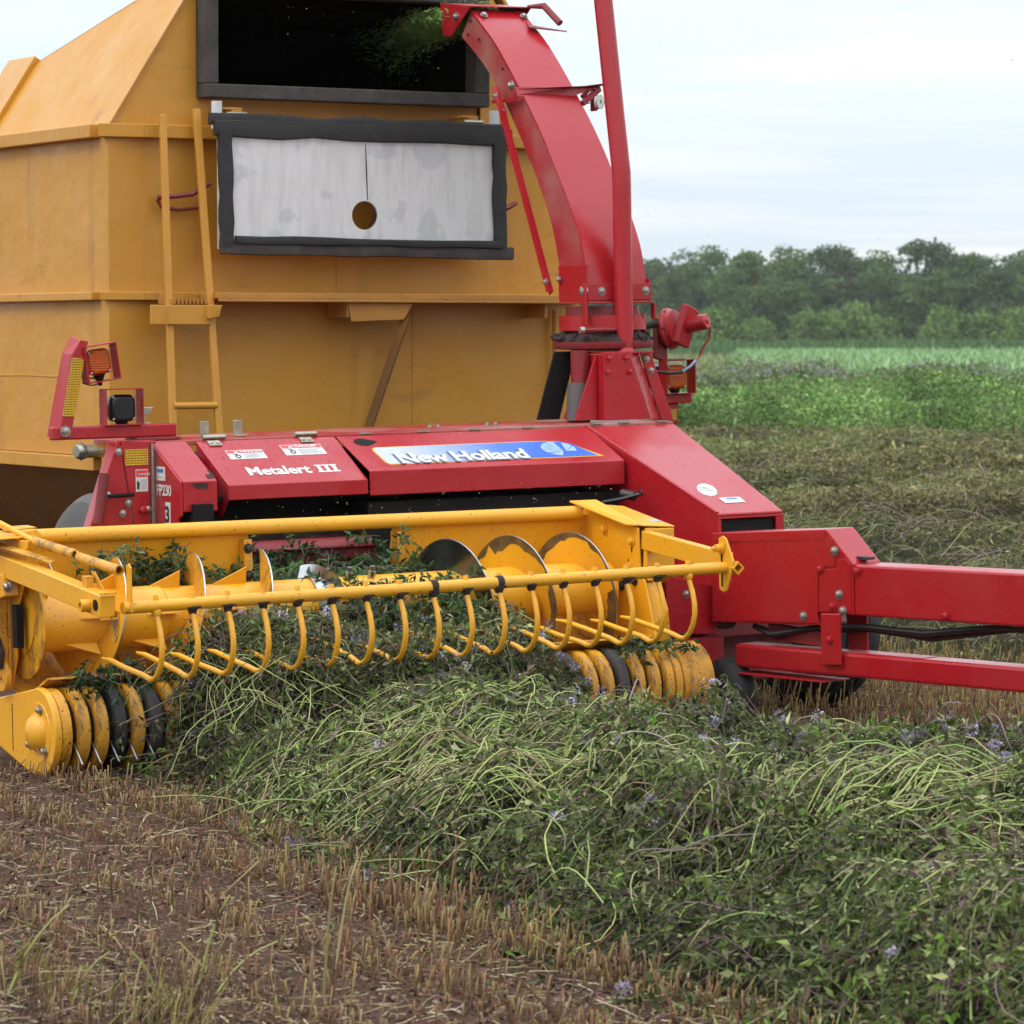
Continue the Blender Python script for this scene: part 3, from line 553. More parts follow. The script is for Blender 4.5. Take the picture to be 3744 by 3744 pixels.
    def lampset(cx, cy, cz, w, mat, tilt, parent, gx0, gx1, gz0, gz1, body='dark'):
        mb, q = lamp(cx, cy, cz, w, mat, tilt); L = P('lamp', mb, mat, parent, smooth=40, loc=(cx, cy, cz), label={'amber': 'amber warning lamp', 'black_lens': 'dark lensed lamp'}[mat])
        P('lamp_neck', MB().lathe([(w * .5, 0), (w * .3, -.022), (.009, -.024), (.009, -.045)], q(0, -w, .015), (q(0, 1, 0)[0] - cx, 0, q(0, 1, 0)[2] - cz), 10), body, L, smooth=40)
        for a in (-1, 1):
            for b_ in (-1, 1): P('screw', MB().lathe([(.0055, 0), (.0055, .002), (.002, .004)], q(a * w * .8, b_ * w * .8, -.009), (0, -1, 0), 8), 'bolt', L)
        g = [q(gx0, gz1, 0), q(gx1, gz1, 0), q(gx1, gz0, 0), q(gx0, gz0, 0)]
        gm = MB()
        for i, j in ((0, 1), (1, 2), (2, 3), (3, 0)): gm.beam(V3(g[i]) + (0, .0, 0), V3(g[j]) + (0, .0, 0), .07, .004, (V3(g[i]) + V3(g[j])) / 2 - V3((cx, cy, cz)))
        P('lamp_guard', gm, 'red', L)
    lampset(.792, 1.18, 1.494, .052, 'amber', -.13, pst, -.065, .072, -.078, .068)
    P('lamp_wire', MB().tube([(.73, 1.19, 1.43), (.765, 1.19, 1.428), (.79, 1.19, 1.425)], .003, 6).tube([(.725, 1.19, 1.41), (.76, 1.19, 1.40), (.785, 1.19, 1.402), (.795, 1.19, 1.41)], .003, 6), 'hose', pst)
    lampset(.893, 1.18, 1.305, .055, 'black_lens', 0, arm, -.085, .076, -.067, .077)
    P('clip', MB().box((.985, 1.18, 1.238), (1.02, 1.20, 1.243)).box((.985, 1.18, 1.243), (.992, 1.20, 1.285)).prism([(.965, 1.18, 1.305), (1.03, 1.18, 1.305), (1.005, 1.18, 1.27), (.985, 1.18, 1.27)], (0, .02, 0)), 'zinc', arm, bevel=.003)
    # right-hand drive cover: a long tapering box
    A, B, C_, D = (2.985, HB, Z_H), (3.44, HB, Z_H), (3.415, .18, .822), (3.088, .18, .822)
    top = MB().prism([A, B, C_, D][::-1], (0, 0, -.012))
    dc = P('drive_cover', top, 'red', bevel=.004)
    P('cover_side', MB().add([A, D, (3.088, .18, .53), (3.03, .75, .53), (2.985, HB, .53)], [(0, 4, 3, 2, 1)]).add([(3.003, HB, Z_H - .013), (3.106, .19, .81), (3.106, .19, .53), (3.003, HB, .53)], [(0, 1, 2, 3)]), 'red')
    P('cover_side', MB().prism([(3.44, HB, Z_H - .013), (3.415, .18, .81), (3.415, .18, .53), (3.44, HB, .53)], (-.008, 0, 0)), 'red')
    fr = MB(); y0 = .172
    fr.box((3.088, y0, .801), (3.415, y0 + .012, .8095)).box((3.088, y0, .53), (3.105, y0 + .012, .80)).box((3.375, y0, .53), (3.415, y0 + .012, .80)).box((3.106, y0, .53), (3.374, y0 + .012, .70))
    P('cover_front', fr, 'red', dc, bevel=.002)
    P('lip', MB().tube([V3(A) + (0.012, 0, .004), V3(D) + (0.004, 0, .004)], .007, 6), 'red', dc, smooth=60)
    tc_ = V3((0, .87, .343)); tc_ /= np.linalg.norm(tc_); tn = V3((0, -tc_[2], tc_[1]))
    def on3(x, y, e=.002): return V3((x, y, .822 + (y - .18) * .343 / .87)) + tn * e
    n = 28; em = P('emblem', MB().add([on3(3.185 + .042 * math.cos(2 * math.pi * k / n) + .012 * math.sin(2 * math.pi * k / n), .40 + .055 * math.sin(2 * math.pi * k / n), .004) for k in range(n)] + [on3(3.185 + .045 * math.cos(2 * math.pi * k / n) + .012 * math.sin(2 * math.pi * k / n), .40 + .058 * math.sin(2 * math.pi * k / n), .0005) for k in range(n)], [tuple(range(n))] + [(k, n + k, n + (k + 1) % n, (k + 1) % n) for k in range(n)]), 'white_print', dc)
    for a0, a1 in (((3.215, .355), (3.175, .43)), ((3.20, .385), (3.145, .40)), ((3.19, .402), (3.15, .425)), ((3.20, .385), (3.225, .41)), ((3.185, .41), (3.20, .44))): P('vein', MB().tube([on3(*a0, .005), on3(*a1, .005)], .0016, 4), 'grey_print', em)
    dl = P('dealer_sticker', MB().add([on3(3.19, .272), on3(3.292, .272), on3(3.292, .322), on3(3.19, .322)], [(0, 1, 2, 3)]), 'white_print', dc); P('sticker_print', MB().add([on3(3.22, .302, .003), on3(3.272, .302, .003), on3(3.272, .315, .003), on3(3.22, .315, .003)], [(0, 1, 2, 3)]), 'blue_print', dl)
    P('cover_inside', MB().box((3.107, .19, .53), (3.374, .9, .795)), 'dark')
    P('coupler', MB().tube([(2.93, .66, .895), (2.955, .60, .885)], .020, 10).lathe([(.009, 0), (.014, .0), (.014, .008), (.009, .008), (.009, 0)], (2.965, .575, .90), (1, 0, 0), 12), 'bolt_dark', smooth=40)
    P('coupler_hose', MB().tube([(2.86, .70, .86), (2.91, .63, .875), (2.965, .575, .895)], .009, 8), 'hose', smooth=40)
    # lower right front boxes under the cover
    P('lower_cover', MB().hexa([(2.85, .20, .34), (3.095, .20, .325), (3.095, .9, .325), (2.85, .9, .34), (2.85, .20, .585), (3.11, .20, .522), (3.11, .9, .522), (2.85, .9, .585)]), 'red', bevel=.006)
    P('frame_box', MB().box((2.80, .22, .05), (3.14, .9, .318)), 'red', bevel=.006)
    bolts(T, [(2.945, .198, .50)], (0, -1, 0), .012, .012)
    # feed rolls in the throat
    for yc, zc, r in ((.72, .70, .075),):
        roll = P('feed_roll', MB().lathe([(.0, 0), (r, 0), (r, .66), (0, .66)], (1.09, yc, zc), (1, 0, 0), 20), 'red_worn', smooth=40)
        for k in range(6):
            a = 2 * math.pi * k / 6 + .35; ca, sa = math.cos(a), math.sin(a); pts = []
            m = 22
            for i in range(m):
                x = 1.09 + .66 * i / m; pts += [(x, r + .042), (x + .66 / m * .9, r + .030)]
            poly = [(1.09, r - .01)] + pts + [(1.75, r - .01)]
            P('serrated_bar', MB().prism([(x, yc - q * ca, zc + q * sa) for x, q in poly], (0, .006 * sa, .006 * ca)), 'red_worn' if k != 1 else 'worn_steel', roll)
    # tower, post
    y = 1.16
    P('pedestal', MB().yprism([(3.155, 1.482), (3.285, 1.482), (3.392, 1.185), (3.155, 1.185)], y, y + .01), 'red', bevel=.003)
    P('pedestal', MB().prism([(3.287, y + .001, 1.482), (3.37, y + .06, 1.478), (3.47, y + .06, 1.18), (3.394, y + .001, 1.185)], (.004, .01, 0)), 'red', bevel=.002)
    P('pedestal', MB().prism([(3.376, y + .055, 1.478), (3.43, y + .055, 1.477), (3.545, y + .055, 1.176), (3.48, y + .055, 1.178)], (.0, .01, 0)), 'red', bevel=.002)
    P('pedestal_cap', MB().box((3.155, y + .012, 1.472), (3.42, y + .26, 1.482)), 'red', bevel=.002)
    P('pedestal_side', MB().prism([(3.155, y + .011, 1.47), (3.155, y + .011, 1.185), (3.155, y + .35, 1.185), (3.155, y + .16, 1.47)], (.01, 0, 0)), 'red')
    P('gusset', MB().yprism([(3.148, 1.475), (3.148, 1.187), (3.035, 1.187)], y + .05, y + .06), 'red', bevel=.002)
    bolts(T, [(3.182, y - .001, 1.455), (3.268, y - .001, 1.455), (3.172, y - .001, 1.395), (3.285, y - .001, 1.395)], (0, -1, 0), .010, .011, 'red')
    bolts(T, [(3.408, y + .054, 1.445), (3.43, y + .054, 1.395)], (0, -1, 0), .010, .011)
    P('support_plate', MB().yprism([(3.04, 1.485), (3.15, 1.485), (3.06, 1.19), (2.945, 1.19)], y + .22, y + .23), 'dark', bevel=.003)
    P('riser_pipe', MB().tube([(3.12, 1.30, 1.34), (3.12, 1.30, 1.49)], .042, 16), 'red_worn', smooth=40); P('riser_sleeve', MB().tube([(3.10, 1.29, 1.18), (3.115, 1.30, 1.345)], .052, 12), 'tyre_grey', smooth=40)
    pts = [(3.298, y + .06, 1.482), (3.298, y + .06, 2.20), (3.298, y + .062, 2.26), (3.296, y + .07, 2.32), (3.290, y + .20, 3.15), (3.288, y + .25, 3.45)]
    P('post', MB().tube(pts, .041, 24), 'red', smooth=40)
    P('post_weld', MB().lathe([(.047, 0), (.043, .012), (.041, .014)], (3.298, y + .06, 1.482), (0, 0, 1), 24), 'red', smooth=60)
    # turntable
    tcx, tcy = 3.30, 1.40
    tt = P('turntable', MB().lathe([(.10, 1.485), (.215, 1.495), (.22, 1.505), (.22, 1.525), (.19, 1.53), (.17, 1.56), (.165, 1.58), (.185, 1.60), (.185, 1.615), (.165, 1.62), (.16, 1.68)], (tcx, tcy, 0), (0, 0, 1), 36), 'red_worn', smooth=30)
    rr = np.random.default_rng(5)
    for k in range(44):
        a = rr.uniform(0, 2 * math.pi); g = rr.uniform(.5, 1.7); R_ = rr.uniform(.165, .222); q = (tcx + math.cos(a) * R_, tcy + math.sin(a) * R_, rr.uniform(1.522, 1.535) + .012 * g)
        P('grease_clod', MB().lathe([(0, -.012 * g), (.016 * g, -.008 * g), (.019 * g, 0), (.010 * g, .008 * g), (0, .010 * g)], q, rr.normal(size=3), 5), 'mud', tt, smooth=50)
    P('grease_ring', MB().lathe([(.165, 1.53), (.214, 1.527), (.205, 1.545), (.18, 1.56), (.165, 1.562), (.165, 1.53)], (tcx, tcy, 0), (0, 0, 1), 36), 'mud', tt, smooth=60)
    P('ring_band', MB().lathe([(.19, 1.575), (.192, 1.575), (.192, 1.64), (.19, 1.64), (.19, 1.575)], (tcx, tcy, 0), (0, 0, 1), 36), 'red', tt, smooth=40)
    P('clamp_bolt', MB().tube([(3.09, 1.23, 1.578), (3.24, 1.21, 1.578)], .011, 8), 'red_worn', tt); P('clamp_nut', MB().lathe([(.016, 0), (.016, .02)], (3.08, 1.232, 1.578), (1, -.1, 0), 6), 'bolt', tt)
    # spout
    O_ = [(1.262, 1.70), (1.285, 1.82), (1.318, 1.945), (1.40, 2.095), (1.525, 2.27), (1.66, 2.45), (1.81, 2.62), (1.95, 2.765), (2.09, 2.895), (2.285, 3.036)]
    I_ = [(1.486, 1.70), (1.503, 1.80), (1.530, 1.905), (1.588, 2.06), (1.70, 2.245), (1.832, 2.42), (1.965, 2.585), (2.08, 2.705), (2.20, 2.805), (2.375, 2.925)]
    def dens(L):
        a = np.array(L); t = np.arange(len(a)); tt_ = np.linspace(0, len(a) - 1, 46)
        # Catmull-Rom
        out = []
        for q in tt_:
            i = min(int(q), len(a) - 2); f = q - i; p0, p1, p2, p3 = a[max(i - 1, 0)], a[i], a[i + 1], a[min(i + 2, len(a) - 1)]
            out.append(.5 * (2 * p1 + (p2 - p0) * f + (2 * p0 - 5 * p1 + 4 * p2 - p3) * f * f + (3 * p1 - p0 - 3 * p2 + p3) * f ** 3))
        return np.array(out)
    Od, Id = dens(O_), dens(I_); m = len(Od); x0, x1 = 3.150, 3.447
    xa = np.linspace(x0, x0 + .012, m); xb = np.linspace(x1, x1 - .022, m)
    def shell(pa, pb, pc, pd):     # loft of a four-cornered section
        vs = []
        for i in range(m): vs += [pa[i], pb[i], pc[i], pd[i]]
        fs = [(i * 4 + k, (i + 1) * 4 + k, (i + 1) * 4 + (k + 1) % 4, i * 4 + (k + 1) % 4) for i in range(m - 1) for k in range(4)]
        return MB().add(vs, fs + [(0, 1, 2, 3), tuple((m - 1) * 4 + k for k in (3, 2, 1, 0))])
    th = .006
    nO = np.stack([-(Id - Od)[:, 0], -(Id - Od)[:, 1]], 1); nO = unit(nO)
    def pl(x, yz, off=0): return [(x[i] if not np.isscalar(x) else x, yz[i, 0] + nO[i, 0] * off, yz[i, 1] + nO[i, 1] * off) for i in range(m)]
    sp = P('spout', shell(pl(xa - .004, Od, .004), pl(xb + .004, Od, .004), pl(xb + .004, Od, -th), pl(xa - .004, Od, -th)), 'red', smooth=25)
    P('spout_side', shell(pl(xa, Od, -th - .001), pl(xa + .006, Od, -th - .001), pl(xa + .006, Id), pl(xa, Id)), 'red_dusty', sp, smooth=25)
    P('spout_side', shell(pl(xb - .006, Od, -th - .001), pl(xb, Od, -th - .001), pl(xb, Id), pl(xb - .006, Id)), 'red', sp, smooth=25)
    k0 = 14
    P('spout_floor', shell(pl(xa + .007, Id, .006), pl(xb - .007, Id, .006), pl(xb - .007, Id, 0), pl(xa + .007, Id, 0)), 'red_worn', sp, smooth=25)
    P('spout_collar', MB().box((3.135, 1.250, 1.705), (3.460, 1.256, 1.778)).box((3.136, 1.257, 1.70), (3.1425, 1.50, 1.86)).box((3.452, 1.257, 1.70), (3.46, 1.50, 1.80)).box((3.13, 1.235, 1.692), (3.47, 1.50, 1.699)), 'red', sp, bevel=.002)
    bolts(T, [(3.205, 1.250, 1.745), (3.43, 1.250, 1.745)], (0, -1, 0), .013, .010)
    bolts(T, [(3.134, 1.275, 1.747)], (-1, 0, 0), .02, .018); bolts(T, [(3.131, 1.48, 1.80)], (-1, 0, 0), .01, .012)
    P('pivot_strap', MB().box((3.118, 1.245, 1.60), (3.130, 1.275, 1.775)), 'red', sp, bevel=.002); P('pivot_strap', MB().box((3.47, 1.245, 1.62), (3.482, 1.275, 1.69)), 'red', sp, bevel=.002)
    P('side_lug', MB().prism([(3.463, 1.33, 1.78), (3.463, 1.43, 1.78), (3.463, 1.45, 1.90), (3.463, 1.39, 1.90)], (.008, 0, 0)), 'red', sp)
    # deflector at the mouth
    dm = MB(); dm.prism([(3.135, 2.245, 3.050), (3.135, 2.53, 3.083), (3.135, 2.50, 2.935), (3.135, 2.43, 2.93)], (.006, 0, 0)).prism([(3.452, 2.245, 3.050), (3.452, 2.53, 3.083), (3.452, 2.50, 2.935), (3.452, 2.43, 2.93)], (.006, 0, 0)).prism([(3.135, 2.25, 3.051), (3.135, 2.53, 3.084), (3.458, 2.53, 3.084), (3.458, 2.25, 3.051)], (0, 0, .006))
    df = P('deflector', dm, 'red', sp, bevel=.002)
    bolts(T, [(3.134, 2.37, 3.015)], (-1, 0, 0), .013, .014); bolts(T, [(3.20, 2.235, 3.012), (3.41, 2.235, 3.012)], (0, -.58, .81), .012, .012)
    for yy, zz in ((2.28, 2.99), (2.30, 2.93), (2.20, 2.90), (1.99, 2.755)): P('rivet_hole', MB().lathe([(.007, 0), (.007, .002)], (3.1535, yy, zz), (-1, 0, 0), 8), 'dark', sp)
    P('spring', MB().tube([(3.45, 2.26, 3.06), (3.47, 2.15, 3.055), (3.50, 2.06, 2.97)], [.008, .016, .016], 8), 'red_worn', df, smooth=40)
    P('spring_tab', MB().prism([(3.38, 2.13, 2.95), (3.53, 2.05, 2.93), (3.53, 2.09, 2.935), (3.40, 2.18, 2.965)], (0, 0, .006)), 'red_worn', df)
    # strap with pulley bracket and control cable
    def po(t, x, off): i = int(t); return V3((x, Od[i, 0] + nO[i, 0] * off, Od[i, 1] + nO[i, 1] * off))
    i = 31
    s1 = P('strap', MB().prism([po(i, 3.125, .012), po(i, 3.47, .012), po(i, 3.56, .012) + V3((0, -.06, .02)), po(i, 3.56, .0) + V3((0, -.03, .02)), po(i - 1.0, 3.40, .0), po(i - 1.0, 3.125, .0)], (0, .004, .008)).box((3.128, Od[i, 0] - .03, Od[i, 1] - .05), (3.142, Id[i, 0] + .06, Od[i, 1] - .035)), 'red', sp)
    pb = po(i, 3.505, .03)
    P('strap_arm', MB().beam(po(i - 2, 3.44, .005), po(i, 3.55, .03), .022, .022).beam(po(i - 1, 3.46, .0), po(i, 3.50, .02), .016, .016).box(tuple(pb + V3((.01, -.02, -.10))), tuple(pb + V3((.022, .02, .0)))), 'red_worn', sp)
    P('pulley', MB().lathe([(.010, 0), (.034, 0), (.026, .008), (.034, .016), (.010, .016), (.010, 0)], tuple(pb + V3((.03, -.01, -.06))), (.5, -.86, 0), 18), 'white_print', sp, smooth=30)
    P('cable', MB().tube([tuple(pb + V3((.06, -.02, -.06))), (3.565, 1.60, 2.30), (3.50, 1.52, 1.80)], .003, 5).tube([tuple(pb + V3((.03, 0, -.06))), po(i - 2, 3.45, .0)], .003, 5), 'bolt', sp)
    bolts(T, [(3.128, Od[i, 0] + .03, Od[i, 1] + .02), (3.128, Id[i, 0] - .06, Od[i, 1] - .09)], (-1, 0, 0), .014, .016)
    P('support_rod', MB().beam((3.120, 1.985, 2.665), (3.120, 1.535, 1.74), .036, .004, (1, 0, 0)).beam((3.104, 1.972, 2.672), (3.104, 1.522, 1.747), .004, .034, (1, 0, 0)), 'red')
    bolts(T, [(3.100, 1.96, 2.63), (3.100, 1.545, 1.79)], (-1, 0, 0), .011, .012)
    # spout drive motor and right-hand lamps
    P('motor_shaft', MB().tube([(3.45, 1.55, 1.555), (3.80, 1.70, 1.60)], .016, 8), 'dark', smooth=40); P('worm_housing', MB().lathe([(.03, 0), (.04, .03), (.04, .1), (.03, .13)], (3.53, 1.56, 1.53), (1, .4, 0), 10), 'mud')
    mbk = P('motor_bracket', MB().yprism([(3.765, 1.44), (3.825, 1.42), (3.825, 1.60), (3.80, 1.625), (3.775, 1.62)], 1.70, 1.74).box((3.826, 1.68, 1.425), (3.91, 1.76, 1.435)).box((3.826, 1.68, 1.50), (3.91, 1.76, 1.51)), 'red_worn', bevel=.003)
    ax = V3((.50, -.85, .16)); ax /= np.linalg.norm(ax)
    mot = P('spout_motor', MB().lathe([(0, -.02), (.085, -.02), (.095, -.012), (.095, .0), (.088, .006), (.082, .03), (.0, .034)], (3.845, 1.70, 1.572), ax, 28), 'red', smooth=35)
    P('motor_cap', MB().beam(V3((3.84, 1.69, 1.49)) + ax * .045, V3((3.90, 1.69, 1.66)) + ax * .045, .11, .035, ax), 'red', mot, bevel=.005)
    P('motor_can', MB().lathe([(.034, 0), (.036, .04), (.034, .05), (.036, .055), (.036, .10), (.030, .108), (.012, .108), (.010, .116), (0, .116)], V3((3.872, 1.692, 1.577)) + ax * .05, ax, 20), 'red', mot, smooth=35)
    for k in range(6):
        a = k * math.pi / 3; u = np.cross(ax, (0, 0, 1.)); u /= np.linalg.norm(u); w = np.cross(ax, u); P('screw', MB().lathe([(.007, 0), (.007, .008)], V3((3.845, 1.70, 1.572)) + (u * math.cos(a) + w * math.sin(a)) * .088 + ax * .0, ax, 6), 'bolt_dark', mot)
    P('wire', MB().tube([(4.005, 1.62, 1.58), (4.015, 1.64, 1.53), (3.99, 1.66, 1.48), (3.975, 1.67, 1.44), (3.95, 1.66, 1.425)], .005, 6), 'wire_red'); P('wire', MB().tube([(3.95, 1.66, 1.425), (3.91, 1.64, 1.40), (3.86, 1.64, 1.375)], .006, 6), 'wire_blue'); P('wire', MB().tube([(3.865, 1.64, 1.375), (3.80, 1.64, 1.37), (3.74, 1.66, 1.38)], .008, 6), 'hose')
    rb = P('lamp_bracket', MB().box((3.72, 1.70, 1.232), (3.955, 1.78, 1.275)).box((3.76, 1.73, 1.14), (3.90, 1.74, 1.232)), 'red', bevel=.008)
    lampset(3.870, 1.70, 1.352, .055, 'amber', 0, rb, -.07, .082, -.075, .078)
    mb2, q2 = lamp(3.80, 1.76, 1.352, .052, 'black_lens'); P('lamp', mb2, 'black_lens', rb, smooth=40, loc=(3.80, 1.76, 1.352))
    P('reflector', MB().box((3.845, 1.724, 1.155), (3.885, 1.7285, 1.205)), 'reflector', rb)
    # gearbox and tongue, swung a little to the right
    t = V3((.259, -.966, 0)); nn = V3((.966, .259, 0)); o0 = V3((3.06, .10, 0))
    def tp(s, n_, z): return tuple(o0 + t * s + nn * n_ + V3((0, 0, z)))
    def tprism(poly, n0, n1): return MB().prism([tp(s, n0, z) for s, z in poly], nn * (n1 - n0))
    gb = P('gearbox_cover', tprism([(-.06, .748), (.555, .782), (.692, .648), (.692, .446), (.50, .448), (.515, .397), (-.06, .383)], 0, .17), 'red', bevel=.004, label='red gearbox cover at the foot of the tongue')
    P('cover_plate', tprism([(.10, .742), (.545, .768), (.60, .66), (.60, .635), (.515, .63), (.505, .405), (.10, .395)], -.004, -.0005), 'red', gb, bevel=.0015)
    P('cover_plate', tprism([(.525, .62), (.612, .625), (.612, .66), (.655, .67), (.680, .645), (.680, .455), (.512, .452)], -.0035, -.0005), 'red', gb, bevel=.0015)
    P('edge_strip', tprism([(-.03, .737), (.55, .771), (.55, .742), (-.03, .712)], -.0065, -.0042), 'red', gb)
    bolts(T, [tp(.601, -.004, .698), tp(.621, -.004, .525), tp(.640, -.004, .461), tp(.434, -.004, .430)], -nn, .013, .012); bolts(T, [tp(.526, -.004, .622), tp(.586, -.004, .477), tp(.714, -.003, .623), tp(1.155, -.003, .466)], -nn, .013, .012, 'red')
    P('rubber_stop', tprism([(.66, .662), (.72, .662), (.72, .672), (.66, .675)], .05, .10), 'rubber', gb)
    P('tongue', tprism([(.694, .646), (2.9, .640), (2.9, .432), (.694, .444)], 0, .17), 'red', bevel=.010, label='upper tongue channel')
    P('tongue_tube', tprism([(.06, .300), (2.9, .270), (2.9, .172), (.06, .205)], .0, .13), 'red', bevel=.012, label='lower tongue tube')
    P('tongue_flange', tprism([(.09, .185), (.55, .176), (.55, .170), (.09, .178)], -.02, .14), 'red', bevel=.002)
    P('wear_plate', tprism([(.60, .2935), (1.02, .2892), (1.02, .292), (.60, .2965)], .02, .12), 'red_dusty')
    hk = P('tongue_bracket', tprism([(.535, .448), (.637, .452), (.637, .36), (.640, .245), (.54, .240), (.535, .36)], -.022, -.008), 'red', bevel=.006); P('tongue_bracket', tprism([(.535, .448), (.637, .452), (.637, .25), (.54, .25)], .145, .16), 'red', bevel=.004)
    bolts(T, [tp(.585, -.022, .345)], -nn, .013, .012, 'red')
    P('inner_link', tprism([(.20, .385), (.52, .36), (.52, .305), (.20, .32)], .05, .09), 'red_worn')
    for z0, n0, dz in ((.40, .06, 0), (.388, .10, .012)): P('hose', MB().tube([tp(.12, n0, z0 - .03), tp(.25, n0 - .05, z0 - .055), tp(.45, n0, z0 - .02), tp(.70, n0, z0 - .005), tp(1.0, n0, z0 - .015 - dz), tp(1.4, n0, z0 + .03), tp(2.2, n0, z0 + .045)], .013, 8), 'hose', smooth=40)
    P('trash', MB().lathe([(0, -.02), (.03, -.015), (.045, 0), (.03, .02), (0, .03)], (3.10, .14, .37), (0, .2, 1), 7), 'mud', smooth=60)
    P('axle_beam', MB().box((3.10, .30, .30), (3.75, .42, .40)).box((3.12, .42, .10), (3.62, .60, .34)), 'red_worn', bevel=.006)
    # wheels
    for x, yy, r, mt in ((3.80, .80, .375, 'tyre'), (.80, 1.43, .485, 'tyre_grey')):
        zc = r - .02 * x + .0
        zc = r - x * .02
        w = P('wheel', MB().lathe([(r * .55, 0), (r * .80, .0), (r * .93, .02), (r * .985, .055), (r, .07), (r, .10), (r - .012, .103), (r - .012, .112), (r, .115), (r, .155), (r - .012, .158), (r - .012, .167), (r, .17), (r, .21), (r - .012, .213), (r - .012, .222), (r, .225), (r, .25), (r * .985, .265), (r * .93, .30), (r * .80, .32), (r * .55, .32), (r * .52, .2), (r * .52, .1), (r * .55, 0)], (x, yy, zc), (1, 0, 0), 48), mt, smooth=35)
        P('rim', MB().lathe([(r * .54, .03), (r * .45, .05), (.09, .10), (.09, .12), (r * .45, .24), (r * .54, .29)], (x, yy, zc), (1, 0, 0), 32), 'dark', w, smooth=40)
    return T
def iii(p, up):                            # three slab-serif ones
    vs = []; fs = []
    for k in range(3):
        x = k * .034
        for (a, b, c, d) in ((0, .032, 0, .009), (.008, .024, .009, .047), (0, .032, .047, .056)):
            o = len(vs); vs += [V3(p) + V3((x + a, 0, 0)) + up * c, V3(p) + V3((x + b, 0, 0)) + up * c, V3(p) + V3((x + b, 0, 0)) + up * d, V3(p) + V3((x + a, 0, 0)) + up * d]; fs.append((o, o + 1, o + 2, o + 3))
    return vs, fs
def leaf_logo(f, e):                       # an oval cut by veins into leaf segments
    mb = MB(); segs = [(150, 178), (120, 147), (85, 116), (182, 212), (20, 60), (-25, 14), (218, 262)]
    for a0, a1 in segs:
        c = (.12, -.35) if a0 > 80 else (.30, -.40); n = 8; vs = [f(c[0], c[1], e)]
        for k in range(n + 1):
            a = math.radians(a0 + (a1 - a0) * k / n); vs.append(f(math.cos(a), math.sin(a), e))
        mb.add(vs, [tuple(range(n + 2))])
    return mb
H_T = harvester()
